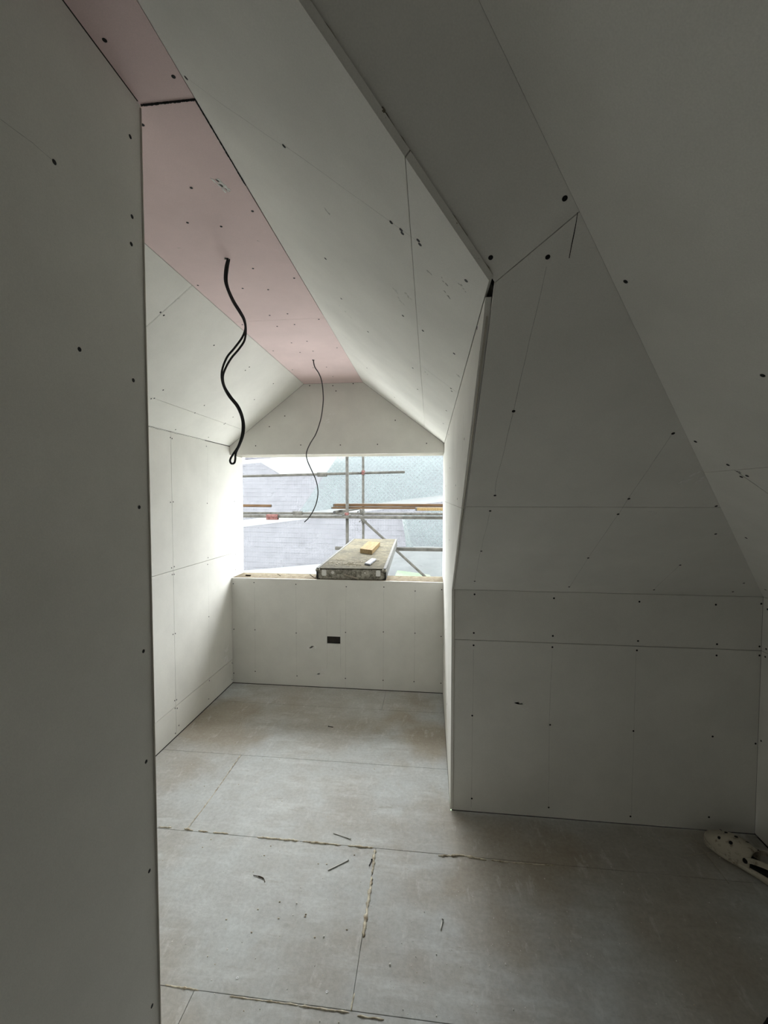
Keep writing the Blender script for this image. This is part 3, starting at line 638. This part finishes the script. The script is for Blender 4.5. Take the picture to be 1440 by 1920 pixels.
o = obj('wood_curl', tube(spline([on_z(x, y, z) for x, y, z in ((475, 1641, .002), (485, 1643, .0025), (494, 1647, .0025), (497, 1654, .002))]), [.0012]*10+[.002]*11+[.0012]*10, 6), TIMBER)
tag(o, 'thin curled brown wood shaving on the floor left of the nails', 'shaving')
for px, py, lb in ((445, 1834, 'tiny white disc on the floor nearest the left partition'), (613, 1860, 'tiny white disc on the floor near the bottom centre')):
    p = on_z(px, py, 0); bm = bmesh.new(); N_ = 14; R = []
    for r, z in ((.0042, 0), (.0042, .0012), (.0015, .0012), (.0015, 0)): R.append([bm.verts.new((p.x+r*math.cos(6.2832*k/N_), p.y+r*math.sin(6.2832*k/N_), z+.0002)) for k in range(N_)])
    for i in range(4):
        for k in range(N_): bm.faces.new((R[i][k], R[i][(k+1) % N_], R[(i+1) % 4][(k+1) % N_], R[(i+1) % 4][k]))
    tag(obj('washer', bm, PLASTIC), lb, 'washer')
# sticks of wood shaving near the clog
for i, (a, b, lb) in enumerate((((1290, 1559), (1367, 1657), 'long thin pale straw on the dark floor left of the clog'), ((1290, 1604), (1337, 1598), 'short pale straw crossing the long one beside the clog'))):
    A_, B_ = on_z(*a, .002), on_z(*b, .002+.003*i); tag(obj('straw', tube(spline([A_, A_.lerp(B_, .4)+Vector((.003, 0, .002)), B_]), .0010, 6), RUBBER), lb, 'straw')

# ------------------------------------------------------------------ CLOG at the right edge
# local frame: x from heel (0) to toe (.29), y across, z up
def clog_sections():
    #  x, half width, y offset, sole top z, upper top z
    return [(.000, .026, .000, .030, .060), (.012, .034, 0, .034, .066), (.045, .039, 0, .032, .070), (.09, .040, .000, .028, .072),
            (.13, .043, .002, .025, .082), (.17, .050, .004, .024, .088), (.21, .054, .006, .024, .080), (.245, .050, .007, .025, .066), (.272, .038, .006, .027, .050), (.286, .020, .004, .030, .040)]
ct = on_z(1341, 1584, 0); ch = on_z(1452, 1660, 0)
dirv = (ct-ch).normalized(); ang = math.atan2(dirv.y, dirv.x)
cl = empty('rubber_clog', ct - dirv*.275, ang)
cl.scale = (1.08, 1.0, 1.22); tag(cl, 'dirty off-white rubber clog with vent holes lying in the dark right corner', 'clog')
def ring_loft(secs, closed_ends=True):
    bm = bmesh.new(); R = []
    for ring in secs: R.append([bm.verts.new(v) for v in ring])
    n = len(R[0])
    for i in range(len(R)-1):
        for k in range(n): f = bm.faces.new((R[i][k], R[i][(k+1) % n], R[i+1][(k+1) % n], R[i+1][k])); f.smooth = True
    if closed_ends: bm.faces.new(R[0][::-1]); bm.faces.new(R[-1])
    bmesh.ops.recalc_face_normals(bm, faces=bm.faces[:]); return bm
sec = clog_sections()
def soler(x, w_, y, zt, zb=0):
    n = 16; out = []
    for k in range(n):
        a = 2*math.pi*k/n; c, s_ = math.cos(a), math.sin(a)
        out.append((x, y+w_*1.06*math.copysign(abs(c)**.4, c), (zt+zb)/2+(zt-zb)/2*math.copysign(abs(s_)**.5, s_)))
    return out
so = obj('sole', ring_loft([soler(x, w_, y, zs_, .004 if 0 < i < 9 else .010) for i, (x, w_, y, zs_, zu) in enumerate(sec)]), RUBBER, cl)
for k in (0, 1):   # raised ribs round the toe
    pts = []
    for i in range(13):
        a = -math.pi*.42+math.pi*.84*i/12; pts.append((.232+.054*math.cos(a)*(1+.01*k), .007+.056*math.sin(a), .012+k*.012))
    obj('toe_rib', tube(pts, .0028, 6), RUBBER, so)
# upper: dome over the front from x=.10 to toe, open behind
def upr(x, w_, y, zs_, zu, th=0):
    n = 15; out = []
    for k in range(n):
        a = math.pi*k/(n-1); c, s_ = math.cos(a), math.sin(a)
        out.append((x, y+(w_-th)*math.copysign(abs(c)**.75, c), zs_-.004+(zu-zs_-th)*abs(s_)**.8))
    return out
import itertools
def lerp_sec(x):
    for a, b in zip(sec[:-1], sec[1:]):
        if a[0] <= x <= b[0]:
            t = (x-a[0])/(b[0]-a[0]); return tuple(p+(q-p)*t for p, q in zip(a, b))
us = [lerp_sec(x) for x in (.115, .13, .15, .17, .19, .21, .23, .25, .265, .276, .284, .286)]
bm = bmesh.new(); O = [[bm.verts.new(v) for v in upr(*s_)] for s_ in us]; I = [[bm.verts.new(v) for v in upr(*s_, .004)] for s_ in us]
for G in (O, I):
    for i in range(len(G)-1):
        for k in range(14): f = bm.faces.new((G[i][k], G[i][k+1], G[i+1][k+1], G[i+1][k])); f.smooth = True
for k in range(14): bm.faces.new((O[0][k], I[0][k], I[0][k+1], O[0][k+1])); 
bm.faces.new(O[-1])
bmesh.ops.recalc_face_normals(bm, faces=bm.faces[:]); up_ = obj('upper', bm, RUBBER, cl)
def on_upper(x, a, d=.0012):
    s_ = lerp_sec(x); c, s2 = math.cos(a), math.sin(a)
    p = Vector((x, s_[2]+s_[1]*math.copysign(abs(c)**.75, c), s_[3]-.004+(s_[4]-s_[3])*abs(s2)**.8)); n_ = Vector((.15, c, s2)).normalized(); return p+n_*d, n_
for x, a, r in ((.245, 2.0, .005), (.215, 2.35, .0075), (.215, 1.6, .0065), (.18, 2.3, .008), (.18, 1.6, .007), (.15, 1.9, .006), (.22, .9, .006), (.18, .9, .007)):
    p, n_ = on_upper(x, a, .0004); bm = bmesh.new(); bmesh.ops.create_cone(bm, cap_ends=True, segments=14, radius1=r, radius2=r*.9, depth=.0016)
    o = obj('vent_hole', bm, DARKR, up_); o.matrix_local = Matrix.Translation(p) @ n_.to_track_quat('Z', 'Y').to_matrix().to_4x4()
ob_ = obj('insole', ring_loft([soler(x, w_*.84, y, zs_+.006, zs_-.002) for i, (x, w_, y, zs_, zu) in enumerate(sec[1:-2])]), DARKR, cl)
st = [(.125, .050, .048), (.10, .050, .062), (.06, .045, .073), (.02, .036, .078), (-.008, .018, .079), (-.012, 0, .079)]
st = st + [(x, -y, z) for x, y, z in st[-2::-1]]
sp_ = spline(st, 5); bm = bmesh.new(); L = []
for i, p in enumerate(sp_):
    t = (sp_[min(i+1, len(sp_)-1)]-sp_[max(i-1, 0)]).normalized(); n_ = t.cross(Vector((0, 0, 1))).normalized()
    L.append([bm.verts.new(p+n_*a*.003+Vector((0, 0, b*.009))) for a, b in ((1, 1), (1, -1), (-1, -1), (-1, 1))])
for i in range(len(L)-1):
    for k in range(4): bm.faces.new((L[i][k], L[i][(k+1) % 4], L[i+1][(k+1) % 4], L[i+1][k]))
bm.faces.new(L[0][::-1]); bm.faces.new(L[-1]); bmesh.ops.recalc_face_normals(bm, faces=bm.faces[:])
obj('heel_strap', bm, RUBBER, cl)
for s_ in (1, -1):
    bm = bmesh.new(); bmesh.ops.create_cone(bm, cap_ends=True, segments=14, radius1=.009, radius2=.007, depth=.005)
    o = obj('strap_rivet', bm, DARKR, cl); o.matrix_local = Matrix.Translation((.124, s_*.055, .048)) @ Matrix.Rotation(math.radians(-90*s_), 4, 'X')
# crumpled black cloth in the bottom right corner
cp = on_z(1436, 1921, 0); bm = bmesh.new(); bmesh.ops.create_icosphere(bm, subdivisions=4, radius=1)
for v in bm.verts:
    d = v.co.normalized(); k = 1+.30*noise.noise(d*2.3)+.14*noise.noise(d*6); v.co = Vector((d.x*.085*k, d.y*.06*k, max(0, d.z*.035*k+.014)))
for f in bm.faces: f.smooth = True
o = obj('black_rag', bm, DARKR); o.location = (cp.x+.075, cp.y-.04, 0.0005); tag(o, 'crumpled black rag just entering the bottom right corner', 'rag')

# ------------------------------------------------------------------ STAGING PLATFORM on the sill
pf = [on_z(594, 1064, ZS+.095), on_z(723.5, 1067, ZS+.095)]
zfar = ZS+.125
far = [on_z(659, 1009.5, zfar), on_z(748.5, 1010.5, zfar)]
o0 = (pf[0]+pf[1])/2; o1 = (far[0]+far[1])/2; ax = (o1-o0); LEN = ax.length; ax.normalize(); W = (pf[1]-pf[0]).length
lat = (pf[1]-pf[0]).normalized(); lat = (lat-ax*lat.dot(ax)).normalized(); upz = lat.cross(ax).normalized()
PM = Matrix((lat, ax, upz)).transposed().to_4x4(); PM.translation = o0-upz*.092
pt = empty('staging_platform'); pt.matrix_world = PM
tag(pt, 'long aluminium staging board with dusty ply deck, resting on the window sill', 'platform')
h_ = W/2; H_ = .092
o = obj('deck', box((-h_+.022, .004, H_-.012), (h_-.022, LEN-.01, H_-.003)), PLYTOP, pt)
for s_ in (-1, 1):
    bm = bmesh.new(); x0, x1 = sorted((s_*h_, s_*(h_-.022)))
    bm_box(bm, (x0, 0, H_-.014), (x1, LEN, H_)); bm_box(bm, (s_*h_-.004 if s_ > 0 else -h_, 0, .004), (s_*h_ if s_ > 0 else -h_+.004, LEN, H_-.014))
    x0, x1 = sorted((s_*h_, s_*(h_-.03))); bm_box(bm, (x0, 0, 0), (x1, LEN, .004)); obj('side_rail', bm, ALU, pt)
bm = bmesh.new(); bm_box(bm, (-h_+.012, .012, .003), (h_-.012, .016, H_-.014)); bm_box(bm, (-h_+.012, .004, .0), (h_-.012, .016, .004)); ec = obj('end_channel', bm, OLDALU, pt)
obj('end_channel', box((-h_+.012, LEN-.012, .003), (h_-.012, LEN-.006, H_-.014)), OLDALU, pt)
for s_, nm in ((-1, 0), (1, 1)):
    bm = box((s_*(h_-.065)-.018, -.012, .028), (s_*(h_-.065)+.018, .012, H_-.016), .004); obj('end_bracket', bm, WHITE, ec)
    bm = bmesh.new(); bm_tube(bm, [(s_*h_+s_*.004, .002, H_-.018), (s_*(h_-.03), .002, H_-.018)], .012, 10); obj('corner_cap', bm, OLDALU, pt)
for x, r in ((-.155, .013), (.115, .006)):
    bm = bmesh.new(); bmesh.ops.create_cone(bm, cap_ends=True, segments=16, radius1=r, radius2=r, depth=.003); bmesh.ops.transform(bm, matrix=Matrix.Translation((x, .0105, .052)) @ Matrix.Rotation(math.pi/2, 4, 'X'), verts=bm.verts[:])
    obj('rivet_plate', bm, WHITE, ec)
obj('joint_strip', box((-h_+.03, .99, H_-.0028), (h_-.03, .995, H_-.0022)), GALV, pt)
bm = bmesh.new()
for i in range(70):
    a = Vector((random.gauss(-.07, .10), random.uniform(.10, .42), H_-.001)); L = random.uniform(.02, .07); t = random.random()*3.14
    if abs(a.x) > h_-.06: continue
    d = Vector((math.cos(t), math.sin(t), 0))*L; bm_tube(bm, [a, a+d*.5+Vector((0, 0, random.uniform(.002, .008))), a+d], .0016, 5)
sv = obj('wood_shavings', bm, SHAVE); sv.matrix_world = PM; tag(sv, 'pale wood shavings strewn over the near end of the staging platform', 'shavings', kind='stuff')
# stick wedged under the front end
a, b = on_y(646, 1077, YW+.035), on_y(673, 1084, YW+.03)
a.z = max(a.z, ZS+.03); b.z = ZS+.008
tag(obj('wood_stick', tube([a+Vector((0, -.012, 0)), b+Vector((0, -.012, 0))], .007, 6), mat('grey_stick', (.3, .28, .23), .9, build=woodish((.25, .22, .17), (.38, .34, .28), (1, 14, 14), 5))), 'grey wooden stick leaning on the front end of the staging platform', 'stick')
# timber block
PI_ = PM.inverted(); pn = upz
bd = [on(x, y, PM @ Vector((0, 0, H_+.045)), pn) for x, y in ((675, 1028.5), (697.5, 1031.5), (712.5, 1016), (690, 1015))]
bm = prism(bd, -pn*.046); bmesh.ops.bevel(bm, geom=bm.edges[:], offset=.0015, segments=1, affect='EDGES')
tag(obj('timber_block', bm, PALEW), 'pale new timber block lying on the staging platform outside the window', 'block')
bd = [on(x, y, PM @ Vector((0, 0, H_+.014)), pn) for x, y in ((683, 1055.5), (693.5, 1057.5), (706, 1047.5), (697, 1046))]
bm = prism(bd, -pn*.015); bmesh.ops.bevel(bm, geom=bm.edges[:], offset=.004, segments=3, affect='EDGES')
tag(obj('plastic_case', bm, CASE), 'small white plastic case on the staging platform in front of the timber block', 'case')

# ------------------------------------------------------------------ SCAFFOLD
TR_ = .0242
def pole(name, a, b, label, cat='scaffold tube', m=GALV, r=TR_, group=None):
    d = (b-a); e_ = empty(name, a); bm = bmesh.new(); bm_tube(bm, [Vector((0, 0, 0)), d], r, 16); o = obj('tube', bm, m, e_)
    n_ = d.normalized()
    for s_ in (0, 1):
        q = d*s_; bm = bmesh.new(); bm_tube(bm, [q-n_*.0005*(1-s_), q+n_*(.0015 if s_ else -.0015)], r*.82, 14); obj('end_bore', bm, DARKR, e_)
    tag(e_, label, cat, group); return e_
YA, YB_ = 6.3, 8.0
def vert(px, Y, label):
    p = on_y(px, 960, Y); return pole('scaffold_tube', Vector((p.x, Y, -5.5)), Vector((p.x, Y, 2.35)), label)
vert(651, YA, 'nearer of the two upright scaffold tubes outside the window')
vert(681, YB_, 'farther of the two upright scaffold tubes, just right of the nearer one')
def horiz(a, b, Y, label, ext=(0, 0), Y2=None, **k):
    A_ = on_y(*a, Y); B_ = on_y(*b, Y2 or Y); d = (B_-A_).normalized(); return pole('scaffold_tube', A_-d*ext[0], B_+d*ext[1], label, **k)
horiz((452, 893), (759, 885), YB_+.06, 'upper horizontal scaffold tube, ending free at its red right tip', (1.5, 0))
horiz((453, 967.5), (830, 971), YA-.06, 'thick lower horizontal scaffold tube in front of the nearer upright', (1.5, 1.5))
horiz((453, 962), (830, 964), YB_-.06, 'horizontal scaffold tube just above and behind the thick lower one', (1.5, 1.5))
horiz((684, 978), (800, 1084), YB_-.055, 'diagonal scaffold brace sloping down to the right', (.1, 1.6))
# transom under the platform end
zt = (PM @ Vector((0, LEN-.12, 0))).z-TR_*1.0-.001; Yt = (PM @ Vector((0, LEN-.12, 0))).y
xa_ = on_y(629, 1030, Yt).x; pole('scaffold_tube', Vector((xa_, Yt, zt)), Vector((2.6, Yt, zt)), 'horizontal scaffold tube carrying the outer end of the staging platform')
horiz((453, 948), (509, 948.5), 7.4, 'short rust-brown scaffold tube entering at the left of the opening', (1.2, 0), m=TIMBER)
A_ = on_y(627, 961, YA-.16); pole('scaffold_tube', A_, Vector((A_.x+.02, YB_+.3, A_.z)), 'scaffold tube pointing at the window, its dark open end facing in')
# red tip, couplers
def coupler(px, py, Y, label, m=GALV, sx=.05, rot=0):
    p = on_y(px, py, Y); e_ = empty('scaffold_coupler', p, rot)
    bm = bmesh.new(); bm_tube(bm, [(-sx*.5, 0, 0), (sx*.5, 0, 0)], .034, 12); obj('clamp_body', bm, m, e_)
    bm = bmesh.new(); bm_tube(bm, [(0, 0, -.04), (0, 0, .04)], .034, 12); obj('clamp_body', bm, m, e_)
    for s_ in (-1, 1):
        bm = bmesh.new(); bm_tube(bm, [(s_*.02, -.045, -.02*s_), (s_*.075, -.05, .012*s_)], .008, 8); b_ = obj('bolt', bm, ALU, e_)
        bm = bmesh.new(); bm_tube(bm, [(s_*.055, -.049, 0), (s_*.068, -.05, .006*s_)], .016, 6); obj('nut', bm, ALU, b_)
    tag(e_, label, 'scaffold coupler'); return e_
coupler(650, 966, YA-.03, 'big coupler clamping the thick lower tube to the nearer upright', RUST)
coupler(678, 959, YB_-.1, 'coupler on the farther upright right under the brown boards')
coupler(681, 977, YB_, 'coupler at the head of the diagonal brace')
coupler(681, 886, YB_, 'rusty coupler where the upper tube crosses the farther upright', RUST, .045)
def sleeve(px, py, Y, L, label, m):
    p = on_y(px, py, Y); e_ = empty('sleeve_coupler', p)
    bm = bmesh.new(); bm_tube(bm, [(-L/2, 0, 0), (L/2, 0, 0)], .036, 12); bmesh.ops.recalc_face_normals(bm, faces=bm.faces[:]); obj('sleeve', bm, m, e_)
    bm = box((-L/2, -.03, -.05), (L/2, .03, -.012), .004); obj('flange', bm, m, e_)
    for s_ in (-.3, .3):
        bm = bmesh.new(); bm_tube(bm, [(s_*L, -.045, -.032), (s_*L, .04, -.032)], .010, 6); obj('bolt', bm, m, e_)
    tag(e_, label, 'scaffold coupler'); return e_
sleeve(604, 889, YB_+.06, .19, 'grey sleeve coupler on the upper horizontal tube', GALV)
sleeve(511, 968.5, YA-.06, .18, 'red rusty sleeve coupler on the thick lower tube', RUST)
sleeve(558, 962, YB_-.06, .18, 'dark sleeve coupler on the tube just above the thick one', GALV)
# scaffold boards seen edge-on
def board(a, b, Y, th, dep, label, m=TIMBER, ext=1.5):
    A_ = on_y(*a, Y); B_ = on_y(*b, Y); z = (A_.z+B_.z)/2; e_ = empty('scaffold_board', (A_.x, Y, z-th/2))
    obj('plank', box((0, 0, 0), (B_.x-A_.x+ext, dep, th), .003), m, e_); obj('end_band', box((-.002, -.002, -.001), (.02, dep+.002, th+.001)), GALV, e_)
    tag(e_, label, 'board'); return e_
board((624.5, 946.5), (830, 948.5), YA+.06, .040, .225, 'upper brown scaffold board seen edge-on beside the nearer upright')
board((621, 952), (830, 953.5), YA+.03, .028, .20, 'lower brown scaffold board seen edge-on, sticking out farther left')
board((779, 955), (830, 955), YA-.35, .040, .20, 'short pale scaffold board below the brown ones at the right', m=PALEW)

# ------------------------------------------------------------------ SHEETING
def sheet(name, px, Y, m, label, cat, amp=.03, dy=0, sub=10, extra=None, parent=None):
    P = [on_y(x, y, Y) for x, y in px] if not extra else extra
    nu = nv = sub; bm = bmesh.new(); G = []
    a, b, c, d = P      # bl, br, tr, tl
    base = (a+b+c+d)/4
    for j in range(nv+1):
        row = []
        for i in range(nu+1):
            u, v = i/nu, j/nv; p = a.lerp(b, u).lerp(d.lerp(c, u), v)
            p = p+Vector((0, amp*noise.noise(Vector((p.x*1.1, p.z*1.7, Y)))*2, 0)); row.append(bm.verts.new(p-base))
        G.append(row)
    for j in range(nv):
        for i in range(nu): f = bm.faces.new((G[j][i], G[j][i+1], G[j+1][i+1], G[j+1][i])); f.smooth = True
    o = obj(name, bm, m, parent); o.location = base if not parent else base-parent.location
    if not parent: tag(o, label, cat)
    return o
N1 = 9.6
TARP = mat('green_tarpaulin', (.1, .14, .09), .8, build=lambda N, b: N.links.new(ramp(N, nz(N, 4, 5), [(.3, (.11, .15, .10)), (.7, (.17, .21, .15))]), b.inputs['Base Color']))
nw = sheet('debris_netting', None, N1, NETW, 'pale grey woven debris netting hung behind the whole scaffold', 'netting', .10, sub=24, extra=[Vector((-7, N1, -4)), Vector((5, N1, -4)), Vector((5, N1, 2.45)), Vector((-7, N1, 2.45))])
sheet('hem_band', [(440, 990), (850, 938), (850, 924.5), (440, 977)], N1-.14, NETB, None, None, .02, parent=nw)
sheet('hem_band', [(440, 872), (600, 856), (600, 851), (440, 864)], N1-.14, NETB, None, None, .02, parent=nw)
sheet('hem_band', [(440, 1090), (640, 1078), (640, 1054), (440, 1071)], N1-.14, NETB, None, None, .02, parent=nw)
sheet('fold', [(530, 892), (650, 884), (650, 850), (480, 862)], N1-.12, NETB, None, None, .03, parent=nw)
sheet('fold', [(764, 1032), (776, 1040), (758, 965), (753, 968)], N1-.12, NETB, None, None, .01, parent=nw)
sheet('debris_netting', [(560, 962), (860, 925), (860, 830), (640, 846)], N1-.28, NETT, 'teal diagonal-weave debris netting in the upper right of the opening', 'netting', .05, sub=14)
sheet('debris_netting', [(772, 1112), (870, 1112), (870, 950), (754, 966)], N1-.30, NETT, 'small teal debris netting panel right of the diagonal brace', 'netting', .04, sub=14)
# white polythene lying in folds over the lower roof, lower right
sg = bmesh.new(); G = []
for j in range(25):
    row = []
    for i in range(41):
        x = -.9+4.6*i/40; y = 8.35+.6*j/24; z = -.35+.85*(j/24)+.16*noise.noise(Vector((x*1.3, j*.3, 2)))+.11*noise.noise(Vector((x*3.2, j*.55, 7))); row.append(sg.verts.new((x, y, z)))
    G.append(row)
for j in range(24):
    for i in range(40): f = sg.faces.new((G[j][i], G[j][i+1], G[j+1][i+1], G[j+1][i])); f.smooth = True
tag(obj('polythene_sheet', sg, POLY), 'crumpled white polythene sheet slumped below the netting at lower right', 'plastic sheet')

# ------------------------------------------------------------------ NEIGHBOUR'S HOUSE and ground
gd = obj('ground', box((-40, 4.2, -5.7), (40, 60, -5.5)), GRASS); gd['kind'] = 'structure'
nh = empty('neighbour_house', (-1.0, 14, -5.5), math.radians(-9))
tag(nh, 'house with a grey slate roof showing hazily through the netting', 'house')
obj('wall', box((-7, -.6, 0), (7, 6.6, 4.6)), RENDER, nh)
for s_ in (-1, 1):
    bm = prism([(s_*6.98, -.6, 4.6), (s_*6.98, 6.6, 4.6), (s_*6.98, 3.0, 9.0)], Vector((-s_*.25, 0, 0))); obj('gable', bm, RENDER, nh)
bm = bmesh.new(); rows_ = 30; cols = 52; e0 = Vector((0, -1.0, 4.45)); e1 = Vector((0, 3.0, 9.3))
sl_ = (e1-e0)/rows_; nrm = Vector((0, -sl_.z, sl_.y)).normalized()*-1
nrm = Vector((0, -(e1-e0).z, (e1-e0).y)).normalized()
for j in range(rows_):
    for i in range(cols):
        x = -7.4+14.8*(i+(.5 if j % 2 else 0))/cols; wdt = 14.8/cols-.012
        p = e0+sl_*j; q = e0+sl_*(j+1.25); k = random.uniform(0, .012)
        a = p+nrm*(.016+k); b = q+nrm*.012
        vs = [bm.verts.new((x, a.y, a.z)), bm.verts.new((x+wdt, a.y, a.z)), bm.verts.new((x+wdt, b.y, b.z)), bm.verts.new((x, b.y, b.z)),
              bm.verts.new((x, a.y-nrm.y*.03, a.z-nrm.z*.03)), bm.verts.new((x+wdt, a.y-nrm.y*.03, a.z-nrm.z*.03))]
        bm.faces.new(vs[:4]); bm.faces.new((vs[4], vs[5], vs[1], vs[0]))
rf = obj('roof', prism([(-7.5, e0.y, e0.z), (7.5, e0.y, e0.z), (7.5, e1.y, e1.z), (-7.5, e1.y, e1.z)], Vector((0, 0, -.12))), TILE, nh)
tt = obj('roof_tiles', bm, TILE, rf); tt['kind'] = 'stuff'
obj('roof', prism([(-7.5, 7.0, e0.z), (7.5, 7.0, e0.z), (7.5, e1.y, e1.z), (-7.5, e1.y, e1.z)], Vector((0, 0, -.12))), TILE, nh)
obj('ridge', tube([(-7.5, 3.0, 9.32), (7.5, 3.0, 9.32)], .11, 10), TILE, nh)
obj('fascia', box((-7.5, -1.04, 4.2), (7.5, -.98, 4.45)), WHITE, nh)
obj('gutter', tube([(-7.5, -1.1, 4.40), (7.5, -1.1, 4.40)], .06, 10), WHITE, nh)

# unseen white sheet added below the sill outside, bounces daylight up to the ceiling
sg = bmesh.new(); G = []
for j in range(31):
    row = []
    for i in range(51):
        x = -5+9.0*i/50; y = 3.78+3.9*j/30; row.append(sg.verts.new((x, y, -.42+.10*noise.noise(Vector((x*.9, y*.8, 2)))+.03*noise.noise(Vector((x*4, y*3, 7))))))
    G.append(row)
for j in range(30):
    for i in range(50): f = sg.faces.new((G[j][i], G[j][i+1], G[j+1][i+1], G[j+1][i])); f.smooth = True
LAY = mat('white_bounce_sheet', (.78, .78, .76), .5, build=lambda N, b: bump(N, b, nz(N, 8), .3))
tag(obj('bounce_sheet', sg, LAY), 'wide white sheet added out of view beneath the window to bounce light in', 'plastic sheet')

sheet('tarpaulin', [(735, 1092), (815, 1096), (806, 1078), (745, 1070)], 8.2, TARP, 'small pale green tarpaulin showing low down between the platform and the brace', 'tarpaulin', .05)

# unseen eaves overhang added to shade the opening from the steep sky
ev = bmesh.new(); bm_box(ev, (XL-.35, YO+.001, 2.0), (XR+.35, YO+.46, 2.02)); bm_box(ev, (XL-.35, YO+.46, 1.995), (XR+.35, YO+.485, 2.16))
bmesh.ops.recalc_face_normals(ev, faces=ev.faces[:]); eo = obj('trim_shade_eaves', ev, PALEW); eo['kind'] = 'structure'
